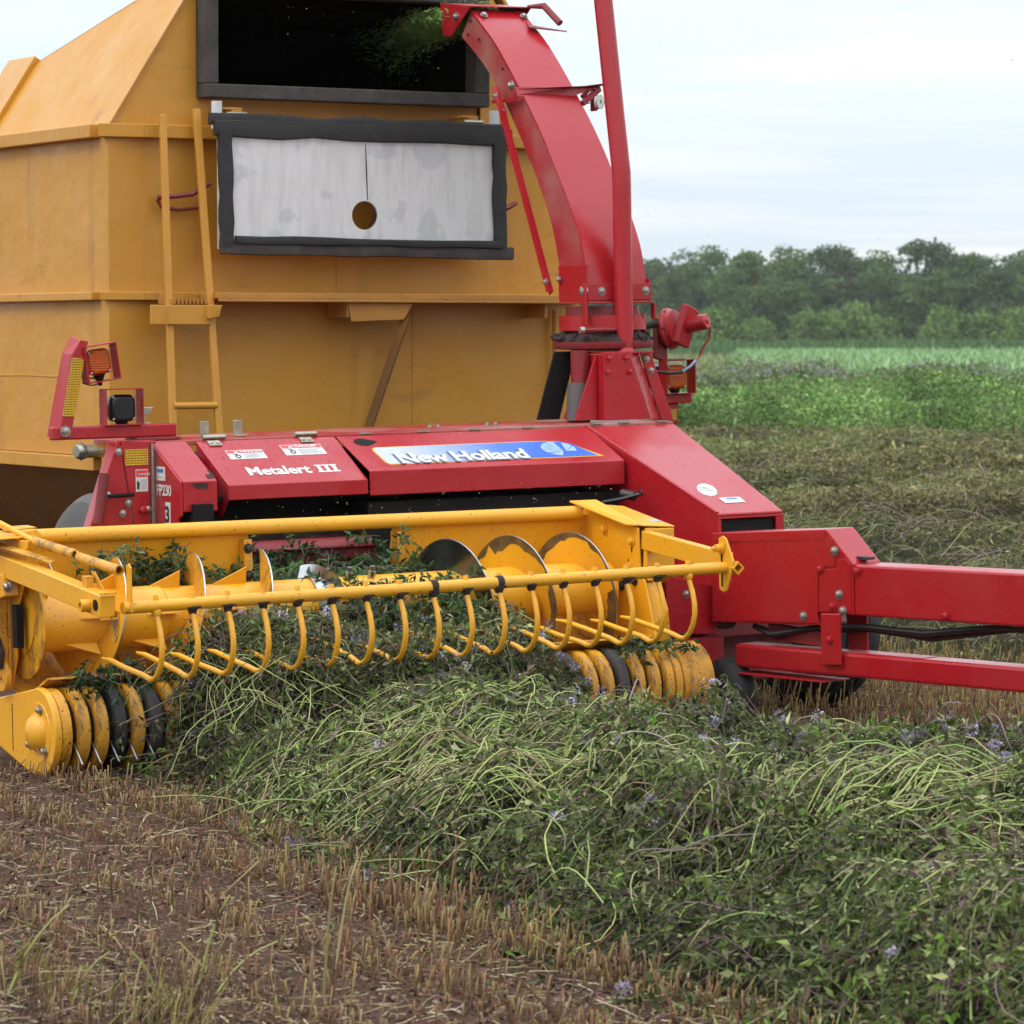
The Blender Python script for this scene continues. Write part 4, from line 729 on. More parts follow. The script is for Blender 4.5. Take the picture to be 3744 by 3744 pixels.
# ------------------------------------------------------------------ pickup header
def header():
    T = Thing('windrow_pickup', 'yellow windrow pickup head with auger and row of curved tines', 'pickup head', (1.45, .1, 0), HF); P = T.part
    ay, az, ar, fr = .25, .545, .105, .228                  # auger axis and radii
    # trough: back sheets either side of the feed opening, floor pan, rail tube
    tube = P('top_rail', MB().tube([(.02, .46, .852), (2.60, .46, .838)], .029, 20), 'yel', smooth=40)
    for x0, x1 in ((.03, 1.10), (1.74, 2.64)):
        g = [[(x, yy, zz - (x - .03) * .005) for x in np.linspace(x0, x1, 8)] for yy, zz in ((.475, .845), (.50, .76), (.52, .66), (.53, .56))]
        P('back_sheet', MB().sheet(g, -.008), 'yel', smooth=40)
    for x in (1.065, 1.742): P('sheet_flange', MB().box((x, .44, .57), (x + .035, .50, .80)), 'yel_worn', bevel=.003)
    bolts(T, [(1.08, .438, .765), (1.08, .438, .66)], (0, -1, 0), .013, .013, 'bolt_dark')
    g = [[(x, yy, zz) for x in np.linspace(.03, 2.64, 12)] for yy, zz in ((.53, .555), (.515, .46), (.46, .375), (.37, .315), (.25, .29), (.13, .30), (.04, .335), (-.03, .365))]
    P('floor_pan', MB().sheet(g, .008), 'yel_worn', smooth=40)
    # right end wall and its top box
    P('end_wall', MB().xprism([(.50, .85), (.44, .868), (.075, .79), (.06, .60), (.03, .58), (-.05, .35), (.10, .20), (.50, .30)], 2.64, 2.65), 'yel', bevel=.003)
    P('wall_top', MB().prism([(2.57, .49, .880), (2.645, .40, .885), (2.655, .065, .797), (2.60, .10, .800)], (.0, .0, .008)), 'yel', bevel=.002)
    P('wall_top', MB().prism([(2.648, .47, .868), (2.80, .44, .852), (2.80, .05, .787), (2.652, .06, .797)], (0, 0, .006)), 'yel', bevel=.002)
    P('guard_box', MB().xprism([(.44, .850), (.05, .785), (.05, .60), (.12, .56), (.44, .56)], 2.70, 2.798), 'yel', bevel=.004)
    P('guard_decal', MB().add([(2.70, .13, .8105), (2.785, .12, .8085), (2.785, .17, .8168), (2.70, .18, .8188)], [(0, 1, 2, 3)]), 'grey_print')
    P('wall_gusset', MB().xprism([(.06, .60), (.04, .79), (.03, .79), (.02, .58)], 2.651, 2.69), 'yel')
    bolts(T, [(2.639, .327, .775), (2.639, .12, .735), (2.639, .14, .63)], (-1, 0, 0), .015, .014, 'yel'); bolts(T, [(2.639, .10, .575), (2.639, .20, .55)], (-1, 0, 0), .013, .014, 'bolt_dark')
    P('slot', MB().box((2.6385, .118, .690), (2.6398, .126, .722)), 'dark'); P('slot', MB().xprism([(.13, .63), (.16, .63), (.15, .665)], 2.6385, 2.6398), 'dark')
    P('divider', MB().prism([(2.655, .04, .57), (2.72, .03, .575), (2.725, -.01, .46), (2.76, .02, .28), (2.655, -.02, .26), (2.655, .0, .40)], (0, .012, 0)), 'yel', bevel=.003)
    # left end wall, seen edge on: plates, channel and mounting
    P('end_wall', MB().xprism([(.50, .86), (.10, .86), (.16, .70), (.22, .60), (.24, .42), (.30, .30), (.50, .30)], .022, .032), 'yel', bevel=.003)
    P('wall_top', MB().prism([(-.10, .50, .862), (.05, .50, .870), (.075, .17, .868), (-.10, .20, .86)], (0, 0, .007)), 'yel', bevel=.002)
    P('top_tab', MB().prism([(.06, .40, .880), (.19, .42, .885), (.16, .44, .893), (.06, .46, .89)], (0, 0, .005)), 'yel_worn')
    P('spring_plate', MB().prism([(.035, .215, .82), (.10, .18, .82), (.105, .18, .885), (.09, .185, .895), (.045, .21, .89), (.035, .215, .87)], (.004, .008, 0)), 'yel', bevel=.003)
    P('slide_plate', MB().prism([(-.06, .33, .845), (-.02, .34, .848), (.055, -.08, .792), (.02, -.12, .785)], (0, 0, .008)), 'yel_worn', bevel=.002)
    P('adjuster_rod', MB().tube([(.0, .36, .925), (.055, .12, .857)], .011, 10), 'yel', smooth=40)
    P('channel', MB().box((-.035, .26, .34), (.0, .33, .66)).box((.0015, .26, .34), (.012, .27, .66)), 'yel_worn', bevel=.003)
    P('channel_head', MB().xprism([(.36, .72), (.20, .735), (.19, .655), (.27, .635), (.36, .64)], -.04, .02), 'yel', bevel=.004)
    bolts(T, [(-.041, .30, .69), (-.02, .188, .69)], (-1, -.3, 0), .014, .02)
    P('wall_lug', MB().lathe([(0, 0), (.06, 0), (.06, .02), (0, .02)], (-.03, .27, .355), (1, 0, 0), 16), 'yel_worn', smooth=40)
    P('root_tuft', MB().tube([(-.045, .25, .50), (-.05, .24, .44), (-.04, .235, .38)], [.01, .028, .006], 7), 'mud')
    P('dark_bracket', MB().box((.002, .18, .46), (.03, .22, .62)), 'dark')
    # auger
    au = P('auger', MB().lathe([(0, 0), (ar + .008, 0), (ar + .008, .55), (ar, .56), (ar, 2.54), (0, 2.54)], (.05, ay, az), (1, 0, 0), 40), 'yel', smooth=35)
    P('auger_end', MB().lathe([(.10, 0), (fr - .02, 0), (fr - .02, .006), (.10, .006)], (.055, ay, az), (1, 0, 0), 36), 'yel_worn', au, smooth=35)
    def flight(x0, turns, pitch, hand, ph, mat='yel'):
        n = int(abs(turns) * 40); vs = []; rim = []
        for i in range(n + 1):
            a = ph + 2 * math.pi * turns * i / n; x = x0 + pitch * turns * i / n
            cy, cz = -math.sin(a) * hand, math.cos(a)
            for r, dx_ in ((ar - .002, -.0025), (ar - .002, .0025), (fr, .0025), (fr, -.0025)): vs.append((x + dx_, ay + cy * r, az + cz * r))
            rim.append((x, ay + cy * (fr + .001), az + cz * (fr + .001)))
        fs = [(i * 4 + k, (i + 1) * 4 + k, (i + 1) * 4 + (k + 1) % 4, i * 4 + (k + 1) % 4) for i in range(n) for k in range(4)] + [(0, 1, 2, 3), tuple(n * 4 + k for k in (3, 2, 1, 0))]
        f = P('flight', MB().add(vs, fs), mat, au, smooth=40); P('flight_edge', MB().tube(rim, .0032, 6), 'steel', au, smooth=60); return f
    def stain(x0, turns, pitch, hand, ph):                  # crop sap baked on the faces near the rim, ragged inwards
        n = int(turns * 60); vs = []; r_ = np.random.default_rng(8); w = .05
        for i in range(n + 1):
            a = ph + 2 * math.pi * turns * i / n; x = x0 + pitch * turns * i / n; cy, cz = -math.sin(a) * hand, math.cos(a); w = min(.085, max(.008, w + r_.normal(0, .007) - .0009)) if i % 40 else .06
            for r in (fr - w, fr): vs.append((x - .0034, ay + cy * r, az + cz * r))
        P('sap_stain', MB().add(vs, [(2 * i, 2 * i + 2, 2 * i + 3, 2 * i + 1) for i in range(n)]), 'flight_stain', au, smooth=60)
    # rim advances to the right over the top towards the front on the right-hand half, to the left on the other
    R0, PR = 1.862, .282
    flight(R0 - .10, .62, PR, 1, -.72 * math.pi, 'worn_steel'); flight(R0 - .10 + PR * .62, 2.2, PR, 1, -.72 * math.pi + 2 * math.pi * .62); stain(R0 - .10 + PR * .62, 2.2, PR, 1, -.72 * math.pi + 2 * math.pi * .62)
    flight(1.04, -1.9, PR, -1, .0 * math.pi, 'yel_worn'); flight(.52, -1.4, PR, -1, .6 * math.pi, 'yel')
    for xf in (.43, .70, .98):                              # gussets behind the flights
        for a in (.15, 1.45, -1.0, 2.4):
            cy, cz = -math.sin(a), math.cos(a); xo = xf - a * PR / (2 * math.pi) * 1.0
            def q(x, r, e=0.): return (x, ay + cy * r + e * cz, az + cz * r - e * cy)
            P('gusset', MB().add([q(xo - .15, ar, -.003), q(xo - .006, ar, -.003), q(xo - .006, fr - .06, -.003), q(xo - .15, ar, .003), q(xo - .006, ar, .003), q(xo - .006, fr - .06, .003)], [(0, 1, 2), (5, 4, 3), (0, 2, 5, 3), (1, 4, 5, 2), (0, 3, 4, 1)]), 'yel', au)
    for x in (1.215,):
        for a0 in (-.3, math.pi - .3):
            vs = []; n = 10
            for i in range(n + 1):
                a = a0 + 1.2 * i / n; cy, cz = -math.sin(a), math.cos(a)
                vs += [(x + .10 * i / n, ay + cy * (ar + .004), az + cz * (ar + .004)), (x + .02 + .09 * i / n, ay + cy * (ar + .055), az + cz * (ar + .055))]
            P('paddle', MB().add(vs, [(2 * i, 2 * i + 2, 2 * i + 3, 2 * i + 1) for i in range(n)]), 'steel', au, smooth=60)
    P('paddle_clamp', MB().lathe([(ar + .002, 0), (ar + .012, .0), (ar + .012, .075), (ar + .002, .075), (ar + .002, 0)], (1.235, ay, az), (1, 0, 0), 32), 'steel', au, smooth=35)
    for x in (1.30, 1.40, 1.50):
        P('stud', MB().lathe([(.016, 0), (.016, .02), (.011, .02), (.011, .04)], (x, ay - .04, az + ar), (0, -.3, 1), 8), 'steel', au)
    # tine bar (windguard)
    by, bz = -.665, .662
    xs = [.182 + .1388 * i for i in range(17)]
    bar = P('tine_bar', MB().tube([(.055, by, bz - .002), (2.575, by, bz + .012)], .0225, 20), 'yel', smooth=40)
    rr = np.random.default_rng(11)
    path0 = [(0, 0, 0), (0, -.006, -.03), (0, -.028, -.07), (0, -.042, -.115), (0, -.043, -.155), (0, -.030, -.195), (0, -.004, -.232), (0, .028, -.252), (0, .062, -.256)]
    for i, x in enumerate(xs):
        base = V3((x, by, bz + (x - .05) * .0055 - .012)); e = rr.uniform(-.012, .012); L = .36 + rr.uniform(-.03, .03); bend = rr.uniform(-.01, .01)
        path = [base + V3(p) * (1 + rr.uniform(-.01, .01)) for p in path0]
        path += [base + V3((bend * .3, .12, -.243 + e * .3)), base + V3((bend * .6, .12 + L * .45, -.222 + e)), base + V3((bend, .12 + L * .8, -.205 + e)), base + V3((bend, .12 + L, -.203 + e))]
        R = [.0105] * (len(path) - 2) + [.0098, .0055]
        t = P('tine', MB().tube(path, R, 10), 'yel', bar, smooth=50, loc=base)
        P('tine_stub', MB().tube([base + V3((0, 0, .03)), base + V3((0, .002, .046))], [.011, .010], 8), 'yel', t, smooth=40)
        if 0 < i < 16: P('residue', MB().lathe([(0, -.02), (.013, -.018), (.0165 + rr.uniform(0, .003), -.006), (.018 + rr.uniform(0, .006), .004), (.010, .010), (0, .012)], base + V3((0, -.002, -.010)), (rr.uniform(-.2, .2), 0, 1), 8).tube([base + V3((-.045 * rr.uniform(.5, 1), -.014, .0)), base + V3((0, -.016, -.006)), base + V3((.05 * rr.uniform(.4, 1), -.014, .002))], [.002, .009, .002], 6), 'mud', t, smooth=60)
        else: P('tine_clip', MB().lathe([(.016, 0), (.018, .008), (.018, .02), (.014, .026)], base + V3((0, -.002, -.024)), (0, 0, 1), 12), 'yel', t, smooth=40)
        if i in (8, 10): P('residue', MB().lathe([(.0225, -.012), (.026, -.008), (.028, .0), (.026, .012), (.0225, .016)], (x, by, bz + (x - .05) * .0055), (1, 0, .0), 14), 'mud', t, smooth=60)
    # right arm with slotted plate
    ra = P('guard_arm', MB().beam((2.668, .06, .742), (2.605, -.64, .690), .04, .075), 'yel', bevel=.003); P('arm_end', MB().lathe([(.018, 0), (.026, 0), (.026, .07), (.018, .07), (.018, 0)], (2.600, -.655, .675), (-.09, -.99, -.02), 4), 'yel', ra)
    sp = P('slot_plate', MB().prism([(2.572, by + .045, .785), (2.572, by + .02, .795), (2.572, by - .005, .785), (2.572, by - .055, .70), (2.572, by - .05, .675), (2.572, by - .005, .585), (2.572, by + .02, .578), (2.572, by + .045, .59)], (.008, 0, 0)), 'yel', ra, bevel=.002)
    P('slot', MB().box((2.5705, by + .017, .60), (2.5718, by + .027, .73)), 'dark', sp); P('pivot_bolt', MB().lathe([(.022, 0), (.022, .008), (.015, .008), (.015, .03), (.008, .03), (.008, .045)], (2.571, by + .022, .748), (-1, 0, 0), 10), 'yel', sp, smooth=30)
    # left arm, springs and lever
    la = P('guard_arm', MB().beam((.0, .55, .795), (.0, -.66, .668), .06, .078), 'yel', bevel=.004)
    P('arm_boss', MB().lathe([(.012, 0), (.022, 0), (.022, .05), (.012, .05), (.012, 0)], (-.065, -.565, .668), (1, 0, 0), 18), 'yel', la, smooth=40); P('arm_hole', MB().lathe([(.020, 0), (.020, .002)], (-.0312, -.625, .672), (-1, 0, 0), 16), 'dark', la)
    P('arm_cap', MB().box((-.032, -.674, .622), (.032, -.664, .628)).box((-.032, -.674, .71), (.032, -.664, .716)), 'yel_worn', la)
    P('stop_plate', MB().prism([(.028, -.50, .735), (.038, -.55, .70), (.034, -.58, .69), (.022, -.50, .78), (.02, -.47, .78)], (.006, 0, 0)).box((-.01, -.50, .712), (.02, -.46, .765)), 'yel_worn', la, bevel=.002)
    P('slot_plate', MB().prism([(.034, -.60, .65), (.034, -.68, .65), (.034, -.66, .56), (.034, -.63, .535), (.034, -.605, .555)], (.006, 0, 0)), 'yel_worn', la, bevel=.002)
    lv = P('lever', MB().prism([(.075, -.645, .64), (.075, -.69, .64), (.075, -.69, .80), (.075, -.675, .815), (.075, -.655, .81)], (.007, 0, 0)), 'yel', la, bevel=.002)
    for a, b_ in (((.055, .10, .855), (.055, -.265, .826)), ((.055, -.295, .818), (.055, -.645, .790))):
        s_ = P('spring', MB().lathe([(.013, 0), (.0185, 0), (.0185, float(np.linalg.norm(V3(b_) - V3(a)))), (.013, float(np.linalg.norm(V3(b_) - V3(a)))), (.013, .01)], a, V3(b_) - V3(a), 18), 'yel_worn', la, smooth=40)
        d = unit(V3(b_) - V3(a)); P('spring_hook', MB().tube([V3(a) - d * .0 + V3((0, 0, .004)), V3(a) - d * .018 + V3((0, 0, .018)), V3(a) - d * .034 + V3((0, 0, .004)), V3(a) - d * .022 + V3((0, 0, -.012))], .0042, 6), 'yel', s_, smooth=60)
    # drum: left shield, strippers, tines, right cover
    dz, dr = .166, .163
    pts = []
    for k in range(25): a = rad(-98 + 188 * k / 24 + 0); pts.append((-.0 - dr * math.cos(a), dz + dr * math.sin(a)))
    pts += [(.15, dz + .135), (.48, .245), (.75, .25), (.75, .13), (.48, .105), (.10, .012)]
    sh = P('end_shield', MB().xprism(pts, .0, .030), 'yel', bevel=.006); P('shield_rim', MB().xprism([(y * .97 if y < 0 else y, dz + (z - dz) * .97) for y, z in pts], .032, .072), 'yel_worn', sh, bevel=.004)
    P('shield_dome', MB().lathe([(0, .048), (.03, .045), (.055, .032), (.070, .012), (.074, 0)], (0, -.012, dz), (-1, 0, 0), 28), 'yel', sh, smooth=50)
    P('bearing_plate', MB().lathe([(.0, .003), (.108, .003), (.110, 0)], (0, -.012, dz), (-1, 0, 0), 36), 'yel', sh, smooth=30)
    bolts(T, [(-.003, -.012 + .09 * math.cos(a), dz + .09 * math.sin(a)) for a in (1.9, 3.9, 5.7)], (-1, 0, 0), .012, .016, 'zinc')
    P('shield_seam', MB().box((-.0012, .235, .075), (-.0002, .240, .25)), 'dark', sh)
    core = P('drum_core', MB().lathe([(0, 0), (.125, 0), (.125, 2.56), (0, 2.56)], (.074, 0, dz), (1, 0, 0), 30), 'dark', smooth=35)
    protos = {}
    wear = ['yel_worn', 'yel_worn', 'rubber', 'yel_worn', 'rubber_worn', 'yel_worn', 'yel_worn']
    for i in range(35):
        x = .098 + .0722 * i; m_ = wear[i % 7] if i < 26 else ('yel_worn', 'yel_worn', 'rubber_worn')[i % 3]
        if m_ not in protos: protos[m_] = (P('stripper_band', MB().lathe([(.13, 0), (.150, 0), (.157, .005), (.158, .025), (.157, .044), (.150, .049), (.13, .049)], (x, 0, dz), (1, 0, 0), 40), m_, core, smooth=40, loc=(x, 0, dz)), x)
        else: T.again(protos[m_][0], (x - protos[m_][1], 0, 0))
    tn = None
    for i in range(35):
        x = .0875 + .0722 * i
        if tn is None: tn = P('pickup_tine', MB().tube([(x, -.10, dz - .03), (x, -.125, dz - .04), (x, -.20, dz - .105), (x, -.206, dz - .104)], [.004, .004, .0035, .003], 6), 'steel', core, loc=(x, 0, dz)); x0_ = x
        else: T.again(tn, (x - x0_, 0, 0))
    for k, (x0, x1, r) in enumerate(((2.625, 2.662, .160), (2.667, 2.70, .162), (2.705, 2.85, .163))): P('end_cover', MB().lathe([(.10, 0), (r - .006, 0), (r, .004), (r, x1 - x0 - .004), (r - .006, x1 - x0), (.0, x1 - x0)], (x0, 0, dz), (1, 0, 0), 44), 'yel_worn', smooth=35)
    # gauge wheel beside the right end
    gw = P('gauge_wheel', MB().lathe([(.04, 0), (.10, 0), (.135, .02), (.148, .05), (.148, .08), (.135, .11), (.10, .13), (.04, .13)], (3.03, .12, .09), (1, 0, 0), 36), 'tyre', smooth=50); P('wheel_arm', MB().beam((3.02, .12, .10), (3.0, .42, .30), .02, .05), 'red_worn', gw)
header()
for o in bpy.data.objects:
    if '_org' in o: del o['_org']

# ------------------------------------------------------------------ cut mint: the windrow being lifted
def sstep(a, lo, hi): t = np.clip((a - lo) / (hi - lo), 0, 1); return t * t * (3 - 2 * t)
def Hf(x, y):
    xl = .36 + .165 * (np.minimum(y, -.5) + .5); xr = 2.88 - .02 * y; s = (x - xl) / (xr - xl)
    e = np.clip(s / .15, 0, 1) ** .6 * np.clip((1 - s) / .42, 0, 1) ** .75
    h = .255 * e * (1 + .6 * vnoise(x * 1.6 + 3, y * 1.2, 1) + .75 * vnoise(x * 4.1, y * 3.4, 2) + .55 * vnoise(x * 8, y * 7, 3))
    h = h * np.clip((-.12 - y) / .25, 0, 1) * (1 - .86 * sstep(x, 1.85, 2.5) * sstep(y, -1.9, -.5)) * (1 - .48 * sstep(x, 1.05, 1.8) * sstep(y, -3.6, -1.5))
    t = np.clip((y + 1.0) / .85, 0, 1); lo = .50 - .12 * sstep(y, -.5, -.1) + .56 * np.clip(y / .2, 0, 1) + .06 * vnoise(y * 7, y * 0 + 2, 8); hi = 1.66 + .62 * sstep(y, -.95, -.2) - .22 * np.clip(y / .2, 0, 1)
    el = np.clip((x - lo) / .22, 0, 1) ** .55 * np.clip((hi - x) / .38, 0, 1) ** .6
    hl = (.30 + .20 * t + .04 * np.clip(y / .3, 0, 1)) * el * (1 + .22 * vnoise(x * 5, y * 5, 4)) * (y > -1.0) * (y < .62)
    return np.maximum(h, hl * sstep(y, -1.0, -.6))
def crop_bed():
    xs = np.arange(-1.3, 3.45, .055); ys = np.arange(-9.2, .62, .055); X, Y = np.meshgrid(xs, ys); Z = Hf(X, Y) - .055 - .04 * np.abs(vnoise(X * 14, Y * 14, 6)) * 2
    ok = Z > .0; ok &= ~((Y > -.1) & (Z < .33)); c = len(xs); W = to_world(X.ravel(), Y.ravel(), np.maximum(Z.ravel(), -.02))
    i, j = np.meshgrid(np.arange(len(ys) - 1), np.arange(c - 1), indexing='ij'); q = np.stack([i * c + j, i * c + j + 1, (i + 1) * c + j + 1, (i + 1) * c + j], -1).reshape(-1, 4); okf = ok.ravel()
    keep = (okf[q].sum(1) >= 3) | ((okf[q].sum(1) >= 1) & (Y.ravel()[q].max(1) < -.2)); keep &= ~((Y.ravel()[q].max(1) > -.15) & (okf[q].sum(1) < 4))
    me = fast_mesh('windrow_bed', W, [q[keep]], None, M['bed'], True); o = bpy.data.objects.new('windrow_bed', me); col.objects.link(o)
    return tag(o, 'bed under the cut mint windrow, coloured dark as shade in the gaps', 'crop', kind='stuff')
crop_bed()
GREENS = [(.118, .158, .036), (.162, .208, .058), (.060, .084, .021), (.235, .252, .112), (.172, .172, .068), (.105, .065, .048), (.148, .268, .036), (.30, .30, .155), (.029, .030, .016)]
GP = [.18, .17, .14, .14, .11, .09, .05, .05, .07]
PALE = [(.37, .42, .135), (.31, .375, .12), (.40, .40, .17), (.25, .31, .09), (.29, .23, .13)]
PURP = [(.22, .13, .15), (.26, .19, .19), (.17, .10, .10)]
def lay_stems(n, xy, L, az, off, k=9, wig=.5, lift=.05, follow=1.0, H=Hf):
    """stems lying over the crop: start points xy, length L, heading az; they bend and dip along their way"""
    t = np.linspace(0, 1, k)[None]; cur = rng.normal(0, wig, (n, 1)) * t + rng.normal(0, wig * .6, (n, 1)) * np.sin(t * np.pi * rng.uniform(1, 2.4, (n, 1))) + np.cumsum(rng.normal(0, .16, (n, k)) * (rng.random((n, k)) < .35), 1)
    a = az[:, None] + cur; st = L[:, None] / (k - 1); dx_ = np.cumsum(np.cos(a) * st, 1); dy_ = np.cumsum(np.sin(a) * st, 1)
    x = xy[:, :1] + dx_ - dx_[:, :1]; y = xy[:, 1:] + dy_ - dy_[:, :1]
    arch = np.sin(t * np.pi * rng.uniform(.6, 1.3, (n, 1)) + rng.uniform(-.3, .3, (n, 1))) * lift * rng.uniform(.1, 1.4, (n, 1))
    z = H(x, y); z0 = H(xy[:, 0], xy[:, 1])[:, None]; z = z * follow + z0 * (1 - follow) + off[:, None] + arch; z = np.maximum(z, .012)
    return np.stack([x, y, z], -1)
def leafy(cl, S, ratio=.45, step=2, size=(.012, .043), pal=GREENS, pp=GP, tint=None, simple=False):
    """opposite pairs of leaves along the upper part of stems S (n,k,3)"""
    n, k, _ = S.shape; T = unit(np.gradient(S, axis=1).reshape(-1, 3)).reshape(n, k, 3); i0 = int(k * (1 - ratio)); idx = np.arange(i0, k)
    P = S[:, idx].reshape(-1, 3); D = T[:, idx].reshape(-1, 3); m = len(P); plant = np.repeat(np.arange(n), len(idx)); pc = pick(pal, n, pp); cx_, cy_ = S[:, 0, 0], S[:, 0, 1]; pc = pc * (.42 + 1.15 * np.clip(.5 + 1.3 * vnoise(cx_ * 3.1 + 9, cy_ * 3.1, 81) + .8 * vnoise(cx_ * 8, cy_ * 8, 82), 0, 1))[:, None]
    for sgn in (-1, 1):
        sd = unit(np.cross(D, rdir(m)) + 1e-6); Nn = unit(rdir(m, .8) + np.array([0, 0, .7])); L = rng.uniform(*size, m); W = L * rng.uniform(.30, .50, m)
        C = pc[plant] * (1 + rng.uniform(-.3, .3, (m, 1))); own = rng.random(m) < .2; C[own] = pick(pal, own.sum(), pp)
        keep = rng.random(m) < .92; cl.leaves(P[keep], (sd * .9 + D * .5 + rdir(m) * .45)[keep], Nn[keep], L[keep], W[keep], np.clip(C, .004, 1)[keep], rng.uniform(.0, .5, (keep.sum(), 1)), rng.uniform(-.1, .6, (keep.sum(), 1)), simple)
def in_view(xy, zmin=6.6, ulo=-140, uhi=2080):
    w = to_world(xy[:, 0], xy[:, 1]); return (w[:, 1] > zmin) & (np.abs(w[:, 0]) < .138 * w[:, 1] + 1.1)
def sample_row(n, ymin=-8.9, ymax=.55, thr=.05):
    out = []
    while sum(map(len, out)) < n:
        p = np.stack([rng.uniform(-1.2, 3.35, n), rng.uniform(ymin, ymax, n)], 1); h = Hf(p[:, 0], p[:, 1]); p = p[(h > thr) & in_view(p)]; out.append(p)
    return np.concatenate(out)[:n]
def flowers(cl, S, n, size=.0105):
    """lilac mint spikes: a knobbly column of tiny petals at the tip of n of the stems"""
    i = rng.choice(len(S), min(n, len(S)), replace=False); n = len(i); tip = S[i, -1] + np.array([0, 0, .018]); d = unit(S[i, -1] - S[i, -3] + rdir(n) * .15 * .1); m = 34
    P = np.repeat(tip, m, 0); D = np.repeat(d, m, 0); h = rng.uniform(-.015, .030, (n * m, 1)); r = rdir(n * m); r -= D * (r * D).sum(1, keepdims=True); r = unit(r); wd = .0115 * np.sqrt(np.clip(1 - np.abs(h - .005) / .032, .05, 1))
    c = pick([(.38, .34, .48), (.47, .43, .55), (.28, .23, .34), (.22, .17, .20)], n * m, None, .25)
    cl.leaves(P + D * h + r * wd, r + D * .4, D + rdir(n * m) * .5, rng.uniform(.6, 1.3, n * m) * size, rng.uniform(.6, 1.2, n * m) * size, c, .1, .1, True)
def windrow():
    lv, stc, fl = Cloud(), Cloud(), Cloud()
    N = 9400; xy = sample_row(N); h = Hf(xy[:, 0], xy[:, 1]); az = rng.uniform(0, 2 * np.pi, N)
    S = lay_stems(N, xy, rng.uniform(.22, .48, N), az, rng.uniform(-.055, .03, N), 9, .7, .06); S = fix_edge(S); Sw = w3(S)
    cols = np.where((rng.random(N) < .34)[:, None], pick([(.15, .08, .085), (.18, .12, .11), (.11, .06, .06)], N), pick([(.11, .13, .05), (.15, .17, .07), (.08, .09, .04)], N)); stc.stems(Sw[:, ::2], rng.uniform(.0012, .0021, N), cols, 3)
    leafy(lv, Sw, .78)
    flowers(fl, Sw[(xy[:, 0] > .9) | (rng.random(N) < .15)], 620)
    # upright and straggling tips that break the outline
    n = 1500; xy = sample_row(n, -8.0, .1, .06); k = 7; t = np.linspace(0, 1, k)[None, :, None]; d = rdir(n); d[:, 2] = np.abs(d[:, 2]) * .8 + .25; d = unit(d)
    b = np.stack([xy[:, 0], xy[:, 1], Hf(xy[:, 0], xy[:, 1]) - .04], -1); L = rng.uniform(.08, .19, n)[:, None, None]; S = b[:, None] + d[:, None] * L * t + np.array([0, 0, -1.]) * (t ** 2) * L * .3 + rng.normal(0, .004, (n, k, 3)); Sw = w3(S)
    stc.stems(Sw, rng.uniform(.0014, .0022, n), pick([(.16, .20, .08), (.2, .13, .13)], n), 4); leafy(lv, Sw, .8, size=(.02, .038)); flowers(fl, Sw[xy[:, 0] > 1.2], 400)
    n = 520; xy = np.stack([rng.uniform(1.9, 2.85, n), rng.uniform(-4.2, -.75, n)], 1); k = 7; t = np.linspace(0, 1, k)[None, :, None]; d = rdir(n); d[:, 2] = np.abs(d[:, 2]) + .5; d = unit(d)
    b = np.stack([xy[:, 0], xy[:, 1], np.maximum(Hf(xy[:, 0], xy[:, 1]) - .04, 0)], -1); L = rng.uniform(.10, .22, n)[:, None, None]; S = b[:, None] + d[:, None] * L * t + np.array([0, 0, -1.]) * (t ** 2) * L * .25 + rng.normal(0, .004, (n, k, 3)); Sw = w3(S)
    stc.stems(Sw, rng.uniform(.0014, .0022, n), pick([(.16, .20, .08), (.18, .11, .11)], n), 3); leafy(lv, Sw, .85, size=(.02, .042)); flowers(fl, Sw, 230)
    # loose leaves filling the skin of the heap
    n = 28000; xy = sample_row(n); z = Hf(xy[:, 0], xy[:, 1]) - rng.uniform(0, .05, n); P = w3(np.stack([xy[:, 0], xy[:, 1], np.maximum(z, .01)], -1)[:, None])[:, 0]
    lv.leaves(P, rdir(n, .6), unit(rdir(n) + np.array([0, 0, .6])), rng.uniform(.016, .036, n), rng.uniform(.006, .014, n), pick(GREENS, n, GP, .3), .3, .25)
    # bundles of pale bare stalks, butt ends together
    for x, y, az0, spread, n, L, rad_ in ((.42, -1.35, -.3, .55, 110, .50, .16), (.50, -1.75, .35, .6, 150, .55, .18), (.40, -2.25, -.1, .5, 150, .55, .2), (.72, -2.2, 2.6, .8, 90, .45, .2), (.22, -2.75, -.6, .5, 120, .5, .16), (.30, -3.3, .5, .7, 80, .45, .2), (.95, -1.5, .9, .9, 60, .4, .2), (.55, -3.9, .1, .5, 70, .5, .18),
                                          (.42, -4.35, .05, .40, 120, .55, .15), (.60, -4.7, -.35, .5, 90, .5, .15), (1.1, -4.4, .4, .7, 50, .5, .2), (.05, -5.3, -.2, .5, 90, .5, .2), (.30, -5.9, .3, .5, 100, .6, .22), (-.05, -6.1, -.4, .5, 80, .5, .2), (.9, -5.6, .2, .7, 60, .5, .22), (.1, -4.3, .8, .6, 60, .45, .2), (1.6, -3.0, .6, .9, 30, .45, .3), (1.9, -4.8, .5, .9, 30, .5, .3)):
        n = int(n * (.8 if y > -3.5 else .5)); p = np.stack([x + rng.normal(0, rad_, n), y + rng.normal(0, rad_, n)], 1); a = az0 + rng.normal(0, spread, n)
        S = lay_stems(n, p, rng.uniform(.6, 1.15, n) * L, a, rng.uniform(-.012, .040, n), 11, .45, .055, .85); S = fix_edge(S)
        stc.stems(w3(S), rng.uniform(.0019, .0031, n), pick(PALE, n), 4, .75)
